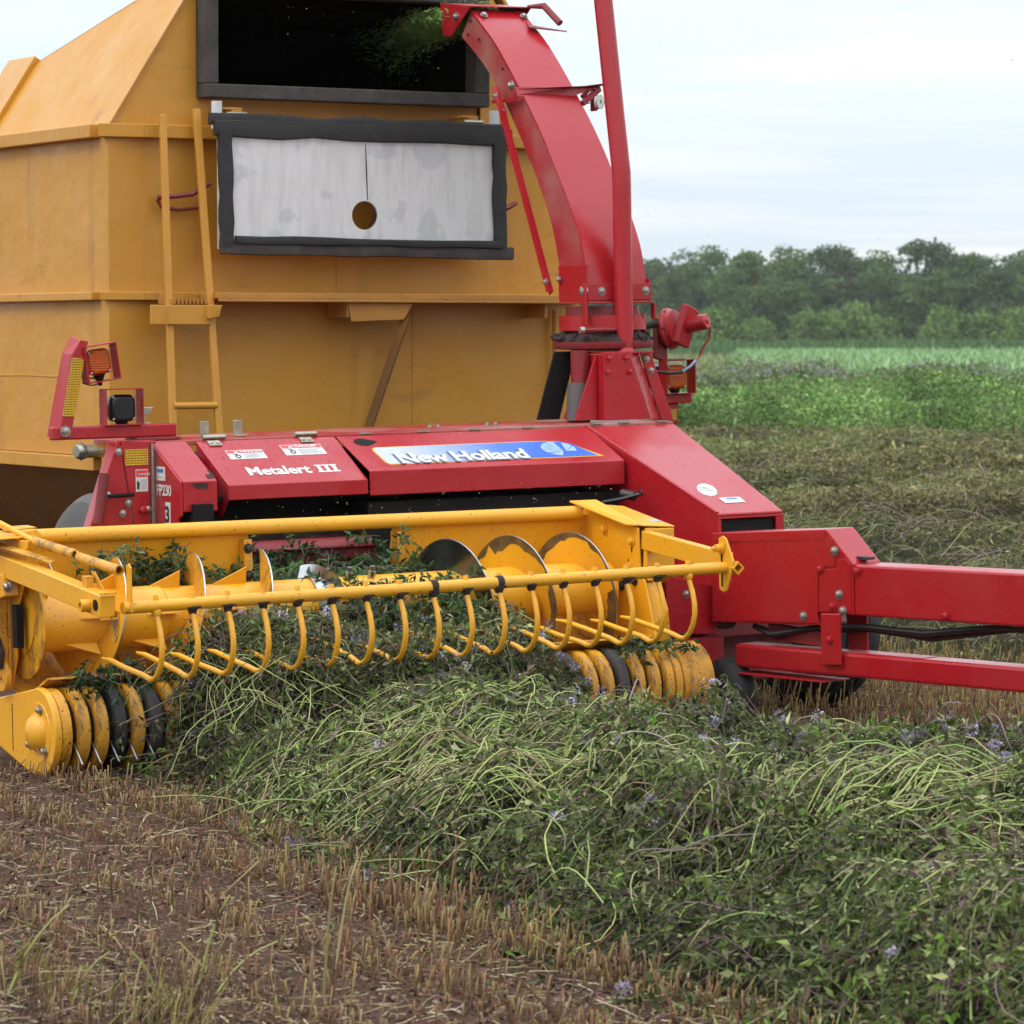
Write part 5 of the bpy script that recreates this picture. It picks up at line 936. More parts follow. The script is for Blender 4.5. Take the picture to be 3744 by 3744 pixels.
    # scattered long stalks, pale and purple
    n = 220; xy = sample_row(n, -8.0, .3, .06); S = lay_stems(n, xy, rng.uniform(.25, .55, n), rng.uniform(0, 6.28, n), rng.uniform(.0, .035, n), 11, .6, .07, .9); S = fix_edge(S)
    stc.stems(w3(S), rng.uniform(.0016, .003, n), np.where((rng.random(n) < .5)[:, None], pick(PALE, n), pick(PURP + [(.30, .24, .20)], n)), 5, .6)
    # stalks trailing off the lifted edge beside the drum
    n = 80; x0 = rng.uniform(.46, .90, n); y0 = rng.uniform(-.75, -.05, n); k = 10; t = np.linspace(0, 1, k)[None]
    zt = rng.uniform(.30, .47, n)[:, None]; fwd = rng.uniform(.02, .40, n)[:, None]; side = rng.normal(-.02, .22, n)[:, None]; drop = rng.uniform(.05, .36, n)[:, None]
    S = np.stack([x0[:, None] + side * t + .02 * np.sin(t * 7 + x0[:, None] * 40), y0[:, None] - fwd * t + .02 * np.cos(t * 6 + y0[:, None] * 40), np.maximum(zt - drop * t ** 1.6, .02)], -1)
    stc.stems(w3(S), rng.uniform(.0014, .0026, n), pick(PALE + [(.2, .22, .1)], n), 5, .6)
    n = 70; x0 = rng.uniform(.42, .70, n); y0 = rng.uniform(-.7, .05, n); S = lay_stems(n, np.stack([x0, y0], 1), rng.uniform(.15, .3, n), rng.uniform(2.6, 5.2, n), rng.uniform(-.06, .0, n), 9, .6, .03, .35); leafy(lv, w3(S), .8); stc.stems(w3(S), rng.uniform(.0014, .0022, n), pick(PURP, n), 4)
    # mint already in the trough and in the throat
    for n, bx, s_ in ((60, ((.36, 1.06), (.40, .50), (.50, .74)), .16), (34, ((.42, .80), (.38, .47), (.62, .80)), .14), (300, ((1.08, 1.78), (.30, .66), (.50, .68)), .2), (26, ((1.60, 1.80), (.36, .47), (.58, .78)), .16), (60, ((1.1, 1.75), (.60, .68), (.60, .78)), .15), (120, ((1.25, 1.80), (-.1, .3), (.52, .64)), .2), (26, ((.1, .42), (-.16, .02), (.335, .40)), .14), (26, ((2.45, 2.8), (-.14, .0), (.315, .335)), .12)):
        b = np.stack([rng.uniform(*q, n) for q in bx], -1); d = rdir(n, .7); k = 7; t = np.linspace(0, 1, k)[None, :, None]; L = rng.uniform(.5, 1.1, n)[:, None, None] * s_
        S = b[:, None] + d[:, None] * L * (t - .4) + np.array([0, 0, -.25]) * (t - .3) ** 2 * L + rng.normal(0, .005, (n, k, 3)); S[..., 2] += .02 * S[..., 0]; Sw = w3(S); stc.stems(Sw, rng.uniform(.0013, .002, n), pick(PURP + [(.15, .18, .08)], n), 4); leafy(lv, Sw, .85, size=(.026, .045), pal=[(.05, .115, .035), (.07, .15, .045), (.04, .08, .03), (.10, .15, .08)], pp=[.35, .25, .25, .15])
    tag(lv.build('windrow_leaves', M['leaf']), 'wilting green mint leaves of the thick windrow in front of the pickup', 'crop', kind='stuff')
    tag(stc.build('windrow_stalks', M['stem']), 'pale green and purple mint stalks tangled over the near windrow', 'crop', kind='stuff')
    tag(fl.build('mint_flowers', M['dry']), 'lilac mint flower spikes scattered through the near windrow', 'flowers', kind='stuff')
def w3(S): w = to_world(S[..., 0], S[..., 1], S[..., 2]); return w
def fix_edge(S):                            # stalks that run past the edge of the heap sag to the ground
    S[..., 2] = np.maximum(S[..., 2], .012); return S
windrow()

# ------------------------------------------------------------------ stubble, straw litter
def wide(n, z0, z1, near=.5, side=1.1):      # ground points in front of the camera, with room for a step to either side
    Z = np.where(rng.random(n) < near, rng.uniform(z0, z1, n), 1 / rng.uniform(1 / z1, 1 / z0, n)); return rng.uniform(-1, 1, n) * (.138 * Z + side), Z
def stubble():
    cl = Cloud(); n = 120000; X, Z = wide(n, 8.0, 19.5)
    x, y = to_local(X, Z); row = np.abs((((x + .06 * vnoise(y * .8, y * 0, 25)) / .46) % 1) - .5) * 2; dens = (.05 + 1.0 * (row ** 3.2)) * np.where(x > 3.2, 1.6, .85 + .5 * np.exp(-((x - (.24 + .15 * (np.minimum(y, -.7) + .7))) / .35) ** 2)); dens *= np.clip(.25 + 1.6 * (vnoise(x * 1.1, y * .45, 21) + .45), .05, 1.2)
    keep = (rng.random(n) < dens) & ((Hf(x, y) < .06) | ((x > 3.0) & (y > -.6))) & ~((y > .3) & (x < 3.4)); keep &= ~((x > 5.9) & (x < 9.6))
    x, y, X, Z = x[keep], y[keep], X[keep], Z[keep]; n = len(x); tall = 1 + .9 * (x > 3.2) + .8 * np.clip(vnoise(x * .9 + 7, y * .9, 23) * 2, 0, 1) * (Z < 11)
    h = rng.gamma(4, .0118, n) * tall; h = np.clip(h, .012, .20); lean = rng.normal(0, .17, (n, 2)) + np.array([.08, .02]) + (rng.random((n, 1)) < .12) * rng.normal(0, .8, (n, 2)); k = 3; t = np.linspace(0, 1, k)[None, :, None]
    b = np.stack([X, Z, np.full(n, -.005)], -1); d = np.concatenate([lean, np.ones((n, 1))], 1) * h[:, None]; S = b[:, None] + d[:, None] * t
    c0 = pick([(.12, .056, .030), (.10, .045, .027), (.15, .072, .034), (.07, .036, .026)], n); c1 = pick([(.26, .145, .065), (.20, .105, .05), (.14, .065, .038), (.34, .24, .12)], n)
    yl = (rng.random(n) < (.12 + .5 * (x > 3.2) + .5 * np.clip(vnoise(x * .7 + 7, y * .7, 24) * 2.4, 0, 1) * (Z < 10.5)))[:, None]; c1 = np.where(yl, pick([(.30, .22, .07), (.26, .20, .065)], n), c1)
    C = c0[:, None] * (1 - t) + c1[:, None] * t; cl.stems(S, rng.uniform(.0012, .0028, n), C, 4, .9)
    tag(cl.build('stubble', M['dry']), 'short brown mint stubble standing on the mown ground', 'stubble', kind='stuff')
    # tufts of taller dry grass in the near left corner
    tf = Cloud(); m = 22; ZZ = rng.uniform(8.25, 9.4, m); XX = (rng.uniform(-120, 430, m) - 966) / 7000 * ZZ; q = 15; n = m * q; X = np.repeat(XX, q) + rng.normal(0, .035, n); Z = np.repeat(ZZ, q) + rng.normal(0, .035, n); h = rng.gamma(6, .017, n).clip(.03, .2) * np.repeat(rng.uniform(.6, 1.2, m), q); t = np.linspace(0, 1, 4)[None, :, None]
    d = np.concatenate([rng.normal(.06, .2, (n, 2)), np.ones((n, 1))], 1) * h[:, None]; S = np.stack([X, Z, np.zeros(n)], -1)[:, None] + d[:, None] * t + np.array([.02, 0, -.01]) * t ** 2; dk = (np.repeat(rng.random(m), q) < .3)[:, None]
    tf.stems(S, rng.uniform(.0013, .0027, n), np.where(dk, pick([(.07, .045, .03), (.10, .07, .04)], n), pick([(.30, .23, .07), (.24, .19, .06), (.34, .29, .10), (.20, .12, .05)], n)), 3, .5)
    tag(tf.build('dry_grass', M['dry']), 'tufts of taller yellowish dry grass in the near left corner', 'grass', kind='stuff')
    # litter
    lt = Cloud(); n = 24000; X, Z = wide(n, 8.0, 20); x, y = to_local(X, Z); keep = (Hf(x, y) < .05) & ~((y > .2) & (x < 3.3)); X, Z, x, y = X[keep], Z[keep], x[keep], y[keep]; n = len(X)
    L = rng.gamma(2.2, .022, n).clip(.012, .22); a = rng.uniform(0, 2 * np.pi, n); k = 3; t = np.linspace(-.5, .5, k)[None]; cur = rng.normal(0, .5, (n, 1)) * t
    S = np.stack([X[:, None] + np.cos(a[:, None] + cur) * t * L[:, None], Z[:, None] + np.sin(a[:, None] + cur) * t * L[:, None], rng.uniform(.003, .03, n)[:, None] + rng.normal(0, .18, (n, 1)) * t * L[:, None]], -1); S[..., 2] = np.maximum(S[..., 2], .003)
    lt.stems(S, rng.uniform(.0008, .0022, n), pick([(.45, .34, .20), (.58, .49, .33), (.24, .13, .085), (.34, .13, .16), (.15, .075, .055), (.38, .33, .15)], n, [.16, .11, .28, .04, .30, .11]), 3, .8)
    n = 48000; X, Z = wide(n, 8.0, 16); x, y = to_local(X, Z); keep = (Hf(x, y) < .05) & ~((y > .2) & (x < 3.3)); X, Z = X[keep], Z[keep]; n = len(X)
    lt.leaves(np.stack([X, Z, rng.uniform(.002, .018, n)], -1), rdir(n, .35), unit(rdir(n) * .7 + np.array([0, 0, 1.])), rng.uniform(.008, .032, n), rng.uniform(.004, .014, n), pick([(.085, .052, .038), (.15, .088, .058), (.21, .13, .09), (.05, .034, .028), (.28, .21, .15)], n, [.26, .26, .23, .12, .13]), .3, .3, True)
    tag(lt.build('straw_litter', M['dry']), 'dry straw and dead leaf litter strewn over the mown soil', 'litter', kind='stuff')
    # a few stray green shoots and long blades near the camera
    cl = Cloud(); n = 520; Z = rng.uniform(8.3, 13, n); X = (rng.uniform(-100, 1500, n) - 966) / 7000 * Z; x, y = to_local(X, Z); keep = Hf(x, y) < .04; X, Z = X[keep], Z[keep]; n = len(X); cl.leaves(np.stack([X, Z, np.full(n, .004)], -1), unit(rdir(n) + np.array([0, 0, .6])), rdir(n), rng.uniform(.01, .03, n), rng.uniform(.004, .010, n), pick([(.13, .24, .06), (.20, .28, .10), (.10, .2, .05)], n))
    P = []
    for u_, Z_, h_, ln, c in ((632, 9.35, .30, .035, (.42, .36, .18)), (608, 8.95, .34, .02, (.30, .25, .10)), (372, 9.15, .24, .05, (.34, .36, .12)), (356, 8.95, .20, -.06, (.16, .12, .07)), (404, 9.0, .15, .10, (.40, .42, .16)), (8, 9.0, .24, .10, (.40, .40, .14)), (300, 8.8, .16, -.05, (.25, .26, .08)), (130, 8.9, .14, .06, (.35, .36, .13)), (1270, 9.0, .2, .06, (.38, .35, .16))):
        X_ = (u_ - 966) / 7000 * Z_; t = np.linspace(0, 1, 6)[:, None]; P.append((np.array([X_, Z_, 0]) + np.array([ln, .01, h_]) * t + np.array([ln * .5, 0, -.02]) * t ** 3, c))
    cl.stems(np.array([p for p, c in P]), np.full(len(P), .0045), np.array([c for p, c in P]), 5, .5)
    tag(cl.build('stray_shoots', M['leaf']), 'few stray green shoots and tall blades in the near stubble', 'weeds', kind='stuff')
stubble()

# ------------------------------------------------------------------ further windrows, standing mint, grass belt, maize strip
ROWS = [7.5, 13.3, 18.6, 23.6]
def Hr(x, y, edge=31.0):
    h = np.zeros_like(x)
    for k, c in enumerate(ROWS):
        w = 1.85 + .25 * vnoise(y * .35, y * 0 + k, 31) + (.5 if k else 0); d = np.abs(x - c - .3 * vnoise(y * .2, y * 0 + 3 * k, 32)) / w; h = np.maximum(h, (.40, .36, .33, .30)[k] * np.clip(1 - d ** 2.2, 0, 1) ** .7 * (1 + .7 * vnoise(x * 1.2, y * .9, 33) + .45 * vnoise(x * 3.1, y * 2.7, 34)))
    return h
def far_rows():
    xs = np.arange(5.0, 31.5, .14); ys = np.arange(-3, 42, .16); X, Y = np.meshgrid(xs, ys); Z = Hr(X, Y) - .04; w = to_world(X.ravel(), Y.ravel(), np.maximum(Z.ravel(), -.03)); c = len(xs)
    i, j = np.meshgrid(np.arange(len(ys) - 1), np.arange(c - 1), indexing='ij'); q = np.stack([i * c + j, i * c + j + 1, (i + 1) * c + j + 1, (i + 1) * c + j], -1).reshape(-1, 4)
    u = 966 + 7000 * w[:, 0] / w[:, 1]; keep = ((Z.ravel()[q] > 0).sum(1) >= 1) & (u[q].max(1) > 600) & (u[q].min(1) < 2300)
    o = bpy.data.objects.new('far_windrow_beds', fast_mesh('far_windrow_beds', w, [q[keep]], None, M['bed_far'], True)); col.objects.link(o); tag(o, 'wilted windrows lying behind the tongue out to the standing crop', 'crop', kind='stuff')
    lv, st = Cloud(), Cloud(); n = 300000; Z = rng.uniform(16.5, 62, n); Z = 1 / rng.uniform(1 / 62, 1 / 16.5, n) * .6 + Z * .4; X = (rng.uniform(620, 2180, n) - 966) / 7000 * Z; x, y = to_local(X, Z); h = Hr(x, y); keep = (h > .04); X, Z, h, x, y = X[keep], Z[keep], h[keep], x[keep], y[keep]; n = len(X)
    sc = np.clip(Z / 21, .9, 2.4); g = np.clip(.5 + 1.6 * vnoise(x * .6, y * .35, 41) + .5 * vnoise(x * 2.3, y * 1.7, 42) + .25 * (Z < 24), 0, 1)[:, None]
    cd = pick([(.095, .095, .042), (.15, .14, .062), (.20, .18, .085), (.058, .056, .028), (.12, .095, .062), (.15, .115, .11)], n, [.25, .25, .16, .16, .12, .06], .3); cg = pick([(.085, .135, .038), (.12, .17, .06), (.065, .095, .03), (.16, .18, .08)], n, None, .3); C = (cd * (1 - g * .55) + cg * g * .55) * np.array([1.5, 1.45, 1.3])
    lv.leaves(np.stack([X, Z, h + rng.uniform(-.05, .05, n)], -1), rdir(n, .6), unit(rdir(n) + np.array([0, 0, .5])), rng.uniform(.03, .065, n) * sc, rng.uniform(.006, .017, n) * sc, C * (.55 + .9 * np.clip(.5 + 1.1 * vnoise(x * 1.9, y * 1.1, 43) + .7 * vnoise(x * 5, y * 3, 44), 0, 1))[:, None], .2, .2, True)
    tag(lv.build('far_windrow_leaves', M['leaf']), 'brownish green wilted leaves on the windrows behind the tongue', 'crop', kind='stuff')
    n = 2000; Z = 1 / rng.uniform(1 / 60, 1 / 16.5, n); X = (rng.uniform(620, 2180, n) - 966) / 7000 * Z; x, y = to_local(X, Z); h = Hr(x, y); keep = h > .06; n = keep.sum(); xy = np.stack([x, y], 1)[keep]; Zk = Z[keep]
    S = lay_stems(n, xy, rng.uniform(.3, .6, n), rng.uniform(0, 6.28, n), rng.uniform(.0, .05, n), 6, .6, .06, 1., Hr); st.stems(w3(S), rng.uniform(.002, .0035, n) * np.clip(Zk / 26, .8, 1.6), np.where((rng.random(n) < .6)[:, None], pick([(.30, .30, .14), (.36, .33, .17), (.24, .22, .12)], n), pick(PURP, n)), 3, .7)
    tag(st.build('far_windrow_stalks', M['stem']), 'pale stalks lying on the windrows behind the tongue', 'crop', kind='stuff')
far_rows()
def standing():
    def plants(n, z0, z1, hh, cols, leaf, per, name, label, fcol=None, fden=0., edge=None, cat='crop'):
        Z = 1 / rng.uniform(1 / z1, 1 / z0, n) * .55 + rng.uniform(z0, z1, n) * .45; X = (rng.uniform(600, 2200, n) - 966) / 7000 * Z; x, y = to_local(X, Z); cl = Cloud(); kp = Z > z0 + 9 * np.clip(vnoise(X * .45, X * 0 + 5, 53) + .3 * vnoise(X * 1.7, X * 0, 54) + .3, 0, 1); X, Z, x, y = X[kp], Z[kp], x[kp], y[kp]; n = len(X)
        lump = .75 + .9 * np.clip(vnoise(X * .8, Z * .22, 51) + .25 * vnoise(X * 2.7, Z * .7, 52) + .35, 0, 1); h = hh * lump * rng.uniform(.8, 1.15, n)
        m = n * per; P = np.stack([np.repeat(X, per) + rng.normal(0, .10, m), np.repeat(Z, per) + rng.normal(0, .10, m), np.repeat(h, per) * (1 - rng.random(m) ** 1.6 * .85)], -1); L = rng.uniform(*leaf, m); tint = np.repeat(pick(cols, n, None, .25) * (.55 + .9 * np.clip(.5 + 1.2 * vnoise(X * 1.1, Z * .3, 55) + .8 * vnoise(X * 3.1, Z * .9, 56), 0, 1))[:, None], per, 0) * (1 + rng.uniform(-.3, .3, (m, 1)))
        d = rdir(m, .8); cl.leaves(P, d, unit(rdir(m) + np.array([0, 0, .8])), L, L * rng.uniform(.26, .42, m), np.clip(tint, .01, 1), .2, .2, True)
        if fden:
            f = rng.random(n) < fden; k = f.sum() * 4; Pf = np.stack([np.repeat(X[f], 4) + rng.normal(0, .05, k), np.repeat(Z[f], 4), np.repeat(h[f], 4) + rng.uniform(.0, .07, k)], -1); cl.leaves(Pf, rdir(k), rdir(k), rng.uniform(.04, .07, k), rng.uniform(.025, .045, k), pick(fcol, k, None, .2), .1, .1, True)
        tag(cl.build(name, M['leaf'], False), label, cat, kind='stuff')
    plants(10500, 52, 84, .64, [(.145, .28, .055), (.20, .34, .085), (.11, .21, .045), (.27, .38, .14), (.07, .13, .04), (.14, .17, .07)], (.06, .12), 14, 'crop_edge', 'bright green leafy edge of the standing mint beyond the windrows')
    plants(11500, 72, 106, .68, [(.15, .20, .07), (.18, .24, .09), (.12, .15, .07), (.20, .22, .12)], (.09, .16), 8, 'standing_mint', 'flowering standing mint with a lilac haze beyond the bright edge', [(.30, .27, .33), (.38, .35, .42), (.22, .17, .2)], .22)
    def blades(n, z0, z1, hh, wd, cols, name, label, ulo=960, uhi=2150, bend=.35):
        Z = 1 / rng.uniform(1 / z1, 1 / z0, n) * .6 + rng.uniform(z0, z1, n) * .4; X = (rng.uniform(ulo, uhi, n) - 966) / 7000 * Z; h = hh * rng.uniform(.7, 1.15, n) * (1 + .35 * vnoise(X * .25, Z * .06, 61)); a = rng.uniform(0, 6.28, n) * .3 + rng.choice([0, np.pi], n); k = 4; t = np.linspace(0, 1, k)[None]
        cx = X[:, None] + np.cos(a)[:, None] * h[:, None] * bend * t ** 2; cy = Z[:, None] + np.sin(a)[:, None] * h[:, None] * bend * t ** 2; cz = h[:, None] * (t - .22 * t ** 3); w = wd * rng.uniform(.6, 1.3, n)[:, None] * (1 - .8 * t ** 2); V = np.stack([np.stack([cx - w, cy, cz], -1), np.stack([cx + w, cy, cz], -1)], 2).reshape(n, -1, 3)
        f = np.array([[2 * i, 2 * i + 1, 2 * i + 3, 2 * i + 2] for i in range(k - 1)]); F = (f[None] + (np.arange(n) * 2 * k)[:, None, None]).reshape(-1, 4); cl = Cloud(); cl.put(V.reshape(-1, 3), [F], np.repeat(pick(cols, n, None, .18), 2 * k, 0)); tag(cl.build(name, M['treeleaf'], False), label, 'grass', kind='stuff')
    blades(24000, 108, 330, 1.12, .05, [(.22, .38, .15), (.28, .44, .20), (.19, .33, .12), (.31, .46, .24)], 'tall_grass', 'pale blue-green belt of tall grass beyond the flowering mint', 1390)
    blades(9000, 110, 330, .72, .05, [(.17, .24, .09), (.22, .30, .13), (.24, .22, .10)], 'short_grass', 'lower patchy grass left of the pale belt', 560, 1400)
    blades(14000, 335, 420, 1.75, .09, [(.07, .15, .045), (.09, .18, .055), (.06, .12, .04)], 'maize_strip', 'dark green strip of tall crop before the wood', 500, 2250, .3)
    # two pale weeds standing above the crop
    for u_, Z_, h_, lab in ((1855, 88, 1.12, 'taller pale green weed standing above the mint near the right edge'), (1690, 86, .95, 'shorter pale green weed standing above the mint left of the taller one')):
        X_ = (u_ - 966) / 7000 * Z_; e = bpy.data.objects.new('weed', None); col.objects.link(e); e.location = (X_, Z_, 0); tag(e, lab, 'weed', 'pale weeds in the mint'); cl = Cloud(); t = np.linspace(0, 1, 5)[:, None]; base = (np.array([0, 0, h_]) * t)[None]; cl.stems(base, np.array([.012]), np.array([[.22, .30, .12]]), 5)
        br = []; 
        for k in range(16): a = rng.uniform(0, 6.28); z = h_ * (.35 + .6 * k / 16); l = .30 * (1 - .6 * k / 16); br.append(np.array([0, 0, z]) + np.array([math.cos(a) * l, math.sin(a) * l, l * .5]) * t)
        br = np.array(br); cl.stems(br, np.full(16, .006), pick([(.2, .3, .1)], 16), 4); st = cl.build('stem', M['stem']); st.parent = e; cl = Cloud(); Pp = br[:, 1:].reshape(-1, 3); Pp = np.repeat(Pp, 6, 0) + rng.normal(0, .03, (len(Pp) * 6, 3)); m = len(Pp); cl.leaves(Pp, rdir(m), rdir(m), rng.uniform(.06, .12, m), rng.uniform(.03, .05, m), pick([(.20, .33, .11), (.26, .38, .16)], m), .1, .1, True); lf = cl.build('foliage', M['leaf'], False); lf.parent = e
standing()

# ------------------------------------------------------------------ trees
def crown_mesh(seed, H, Wd, cols, nl=7000, squat=.02):
    r = np.random.default_rng(seed); m = 34; c = []; 
    for i in range(m):
        z = H * r.uniform(squat + .08, .93); f = (z / H); wmax = Wd * (math.sin(math.pi * min(.96, .18 + .80 * f)) ** .7); a = r.uniform(0, 6.28); q = math.sqrt(r.random()) * wmax * .72; c.append((math.cos(a) * q, math.sin(a) * q, z, r.uniform(.22, .36) * Wd * (1.2 - .45 * f) + .3))
    c = np.array(c); k = r.choice(m, nl, p=c[:, 3] ** 2 / (c[:, 3] ** 2).sum()); d = unit(r.normal(size=(nl, 3))); d[:, 2] = np.where(r.random(nl) < .3, d[:, 2], np.abs(d[:, 2]) * 1.0); rr = c[k, 3] * (.62 + .42 * r.random(nl) ** .5) * (1 + .25 * r.normal(size=nl) * .5)
    P = c[k, :3] + d * rr[:, None] * np.array([1.15, 1.15, .85]); L = r.uniform(.22, .50, nl); col_k = np.array(cols)[r.integers(0, len(cols), m)] * (1 + r.uniform(-.2, .2, (m, 1))); C = col_k[k] * (1 + r.uniform(-.3, .3, (nl, 1)))
    cl = Cloud(); cl.leaves(P, unit(r.normal(size=(nl, 3))), unit(d + r.normal(size=(nl, 3)) * .5), L, L * .8, np.clip(C, .008, 1), .2, .1, True)
    V = np.concatenate(cl.V); F = np.concatenate(cl.F); return fast_mesh('crown', V, [F], np.concatenate(cl.C), M['treeleaf'], False)
def trunk_mesh(seed, H):
    r = np.random.default_rng(seed); mb = MB(); top = (r.normal(0, .3), r.normal(0, .3), H * .8); mb.tube([(0, 0, -.2), (top[0] * .3, top[1] * .3, H * .3), top], [H * .022, H * .016, H * .006], 8)
    for k in range(6):
        a = r.uniform(0, 6.28); z = H * r.uniform(.25, .6); l = H * r.uniform(.15, .26); mb.tube([(top[0] * z / H, top[1] * z / H, z), (math.cos(a) * l * .6, math.sin(a) * l * .6, z + l * .6), (math.cos(a) * l, math.sin(a) * l, z + l * 1.1)], [H * .008, H * .006, H * .003], 5)
    me = mb.mesh('trunk'); me.materials.append(M['bark']); return me
def trees():
    dk = [(.062, .108, .036), (.080, .130, .042), (.048, .086, .032), (.090, .130, .046)]; md = [(.085, .15, .04), (.105, .17, .046), (.070, .125, .036)]; lt = [(.12, .21, .042), (.14, .235, .048), (.095, .17, .036)]
    kinds = [(crown_mesh(101, 12, 4.3, dk), trunk_mesh(201, 12)), (crown_mesh(102, 12, 3.6, md), trunk_mesh(202, 12)), (crown_mesh(103, 12, 4.8, md), trunk_mesh(203, 12)), (crown_mesh(104, 12, 3.9, dk), trunk_mesh(204, 12)), (crown_mesh(105, 12, 4.4, dk + md), trunk_mesh(205, 12))]
    bush = [(crown_mesh(111, 4, 2.9, lt, 3000, .0), trunk_mesh(211, 3)), (crown_mesh(112, 4, 3.4, lt, 3000, .0), trunk_mesh(212, 3))]
    def put(name, me, u, Z, H, sx, rot, label, group, Href):
        e = bpy.data.objects.new(name, None); col.objects.link(e); e.location = ((u - 966) / 7000 * Z, Z, 0); e.rotation_euler = (0, 0, rot); e.scale = (sx, sx, H / Href); tag(e, label, 'tree' if name == 'tree' else 'bush', group)
        for nm, m_ in zip(('crown', 'trunk'), me): o = bpy.data.objects.new(nm, m_); col.objects.link(o); o.parent = e
    # skyline trees: (centre in the view, height above ground), left to right; then a nearer, lower rank
    sky = [(1130, 460, 10.5), (1185, 470, 11.0), (1235, 455, 11.0), (1292, 462, 12.2), (1345, 470, 12.0), (1408, 455, 12.3), (1462, 465, 12.0), (1515, 470, 12.4), (1572, 455, 12.6), (1622, 468, 12.0), (1672, 460, 11.9), (1748, 452, 13.0), (1800, 470, 11.8), (1838, 462, 12.4), (1892, 468, 11.6), (1935, 455, 12.2), (1990, 465, 12.5), (2050, 460, 12.0), (2110, 466, 12.4)]
    words = ['first', 'second', 'third', 'fourth', 'fifth', 'sixth', 'seventh', 'eighth', 'ninth', 'tenth', 'eleventh', 'twelfth', 'thirteenth', 'fourteenth', 'fifteenth', 'sixteenth', 'seventeenth', 'eighteenth', 'nineteenth']
    for i, (u, Z, H) in enumerate(sky): put('tree', kinds[(i * 3 + i // 5) % 5], u, Z, H + .5 + rng.uniform(-.7, .7), rng.uniform(.95, 1.45), rng.uniform(0, 6.28), f'tall dark green tree, {words[i]} from the left along the wood skyline', 'skyline trees of the wood', 12)
    mid = [(1215, 442, 8.2), (1268, 440, 9.6), (1322, 443, 8.6), (1380, 438, 10.0), (1440, 441, 9.0), (1498, 439, 8.4), (1545, 442, 9.4), (1600, 438, 8.8), (1652, 441, 9.8), (1705, 440, 9.2), (1768, 438, 9.8), (1822, 441, 9.0), (1875, 439, 9.9), (1925, 441, 9.0), (1980, 440, 9.4)]
    for i, (u, Z, H) in enumerate(mid): put('tree', kinds[(i * 2 + 1) % 5], u, Z, H, rng.uniform(.75, .98), rng.uniform(0, 6.28), f'lower rounded tree, {words[i]} from the left in the front rank of the wood', 'front rank trees of the wood', 12)
    bs = [(1352, 430, 4.9, 1.05, 'light green round bush just right of the red spout motor'), (1420, 431, 3.6, .9, 'low bush between the light bush and the middle bushes'), (1532, 429, 4.6, 1.0, 'left one of the middle pair of bushes before the wood'), (1602, 428, 5.2, 1.15, 'right and bigger one of the middle pair of bushes'), (1660, 430, 4.0, .95, 'low bush right of the middle pair'), (1790, 431, 4.9, 1.0, 'light bush at the foot of the tallest tree'), (1860, 430, 4.4, .9, 'bush second from the right before the wood'), (1925, 429, 4.8, 1.0, 'bush at the right edge before the wood'), (1255, 431, 4.4, 1.0, 'bush hidden partly behind the red spout motor')]
    for i, (u, Z, H, sx, lab) in enumerate(bs): put('bush', bush[i % 2], u, Z, H, sx, rng.uniform(0, 6.28), lab, 'bushes before the wood', 4)
    # the mass of the wood behind
    n = 22000; X = rng.uniform(-35, 95, n); Zz = rng.uniform(455, 500, n); h = rng.random(n) ** .7 * 10.5 * (1 + .25 * vnoise(X * .25, Zz * .1, 71)); cl = Cloud(); cl.leaves(np.stack([X, Zz, h], -1), rdir(n), rdir(n), rng.uniform(.6, 1.1, n), rng.uniform(.5, .9, n), pick([(.03, .05, .03), (.04, .065, .034)], n), .2, .1, True); tag(cl.build('wood', M['treeleaf'], False), 'dark mass of the wood behind the skyline trees', 'wood', kind='stuff')
    # bare dead twigs at the left end of the skyline
    tw = MB()
    for k in range(9):
        x = (1218 + k * 9 - 966) / 7000 * 450 + rng.normal(0, .15); tw.tube([(x, 450, 8.0), (x + rng.normal(0, .2), 450, 10.2), (x + rng.normal(0, .5), 450, 11.2 + rng.uniform(-.5, .6))], [.09, .06, .02], 5)
        for q in range(3): z = rng.uniform(9.4, 10.9); tw.tube([(x, 450, z), (x + rng.normal(0, .5), 450, z + .6)], [.035, .012], 4)
    me = tw.mesh('dead_branches'); me.materials.append(M['bark']); o = bpy.data.objects.new('dead_branches', me); col.objects.link(o); tag(o, 'bare dead branches at the left end of the wood skyline', 'branches', kind='stuff')
trees()

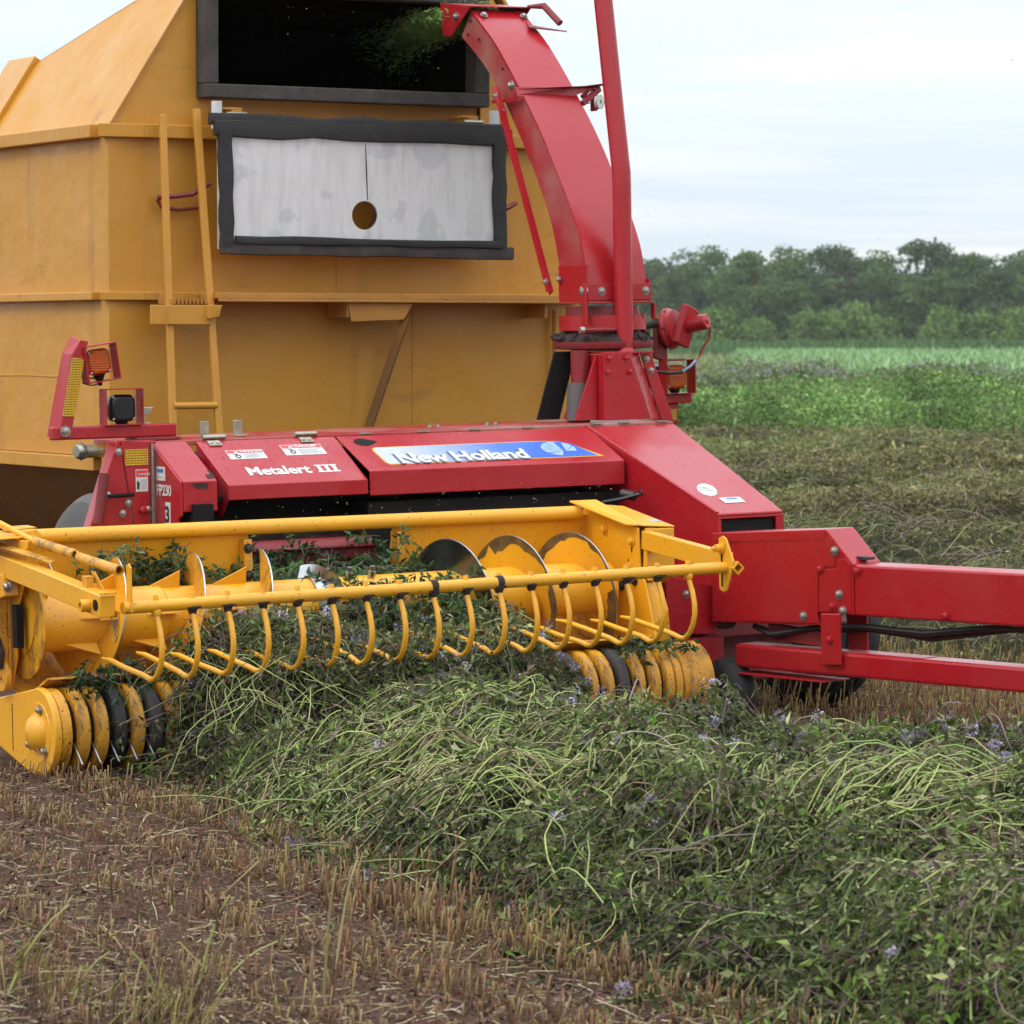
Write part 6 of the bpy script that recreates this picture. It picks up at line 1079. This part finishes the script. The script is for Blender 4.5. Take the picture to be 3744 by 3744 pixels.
# ------------------------------------------------------------------ chopped crop in the air
def chopped():
    cl = Cloud(); n = 24000; t = rng.random(n) ** 1.2; x = 3.26 + rng.normal(0, .08 + .03 * t); y = 2.40 + t * .85; z = 3.09 + .01 * t + rng.normal(0, .020 + .028 * t) - .24 * t ** 1.5 * rng.random(n) ** 6; keep = ~((z < 2.76) & (y > 2.56)) & ~((y > 2.58) & ((x > 3.29) | (z > 3.15))); x, y, z = x[keep], y[keep], z[keep]; n = len(x)
    cl.leaves(to_world(x, y, z), unit(rdir(n) * .45 + np.array([-.5, .87, -.02])), rdir(n), rng.uniform(.015, .055, n), rng.uniform(.0015, .005, n), pick([(.24, .42, .08), (.34, .52, .15), (.16, .30, .05), (.42, .56, .25)], n), .1, .1, True)
    tag(cl.build('chopped_crop', M['leaf'], False), 'stream of bright green chopped mint blown from the spout into the hatch', 'chopped crop', kind='stuff')
    cl = Cloud(); n = 70; x = rng.uniform(1.1, 3.0, n); y = rng.uniform(.55, .74, n); z = rng.uniform(.87, .96, n); cl.leaves(to_world(x, y, z + .02 * x), rdir(n), rdir(n), rng.uniform(.004, .009, n), rng.uniform(.002, .004, n), pick([(.7, .7, .6), (.5, .55, .3)], n), .1, .1, True)
    n = 26; x = rng.uniform(2.05, 3.2, n); y = rng.uniform(2.45, 2.6, n); z = rng.uniform(2.78, 3.1, n); cl.leaves(to_world(x, y, z), rdir(n), rdir(n), rng.uniform(.006, .013, n), rng.uniform(.003, .005, n), pick([(.5, .6, .3), (.7, .7, .6)], n), .1, .1, True)
    n = 40; Z = rng.uniform(14, 22, n); X = (rng.uniform(1220, 1930, n) - 966) / 7000 * Z; z = 1.6 + (640 - rng.uniform(80, 640, n)) / 7000 * Z; cl.leaves(np.stack([X, Z, z], -1), rdir(n), rdir(n), rng.uniform(.004, .012, n), rng.uniform(.003, .006, n), pick([(.12, .16, .08), (.3, .32, .1)], n), .1, .1, True)
    tag(cl.build('airborne_chaff', M['leaf'], False), 'tiny flecks of chaff drifting in the air', 'chaff', kind='stuff')
chopped()
def lid_chaff():                            # bits of leaf and stalk that settled on the lids, cover and rails
    cl = Cloud(); P = []
    def add(f, n): P.append(np.array([f() for _ in range(n)]))
    U = rng.uniform
    def on(x0, x1, y0, z0, y1, z1): t = U(); return (U(x0, x1), y0 + (y1 - y0) * t, z0 + (z1 - z0) * t + .003)
    add(lambda: on(1.16, 1.77, 1.04, 1.162, .755, .999), 240); add(lambda: on(1.80, 2.99, 1.04, 1.162, .755, 1.033), 300); add(lambda: on(3.10, 3.38, 1.0, 1.149, .2, .833), 90); add(lambda: on(1.0, 3.4, 1.07, 1.178, 1.45, 1.18), 260); add(lambda: (U(.1, 2.55), .46 + U(-.012, .012), .877 - U(0, .004)), 170); add(lambda: (U(.2, 2.5), -.665 + U(-.008, .008), .686), 60)
    p = np.concatenate(P); R3 = np.array(HF.to_3x3()); w = p @ R3.T + np.array(HF.translation); n = len(w)
    cl.leaves(w, rdir(n, .15), unit(rdir(n) * .4 + np.array([0, 0, 1.])), rng.gamma(3, .0022, n).clip(.003, .02), rng.uniform(.0012, .0035, n), pick([(.05, .035, .025), (.09, .06, .04), (.10, .12, .05), (.45, .40, .28)], n, [.45, .25, .18, .12]), .2, .1, True)
    tag(cl.build('settled_chaff', M['dry'], False), 'dark flecks of chaff settled on the red lids and yellow rails', 'chaff', kind='stuff')
lid_chaff()

# ------------------------------------------------------------------ hazy air
def haze():
    mb = MB().box((-420, -30, -1.0), (420, 560, 24)); me = mb.mesh('haze'); m = bpy.data.materials.new('hazy_air'); m.use_nodes = True; t = m.node_tree; t.nodes.clear(); o_ = t.nodes.new('ShaderNodeOutputMaterial'); v = t.nodes.new('ShaderNodeVolumePrincipled')
    v.inputs['Color'].default_value = (1, .985, .96, 1); v.inputs['Density'].default_value = .00015; v.inputs['Anisotropy'].default_value = .2; t.links.new(v.outputs[0], o_.inputs['Volume']); me.materials.append(m)
    o = bpy.data.objects.new('haze', me); col.objects.link(o); tag(o, 'thin pale haze in the air over the field', 'haze', kind='stuff')
haze()
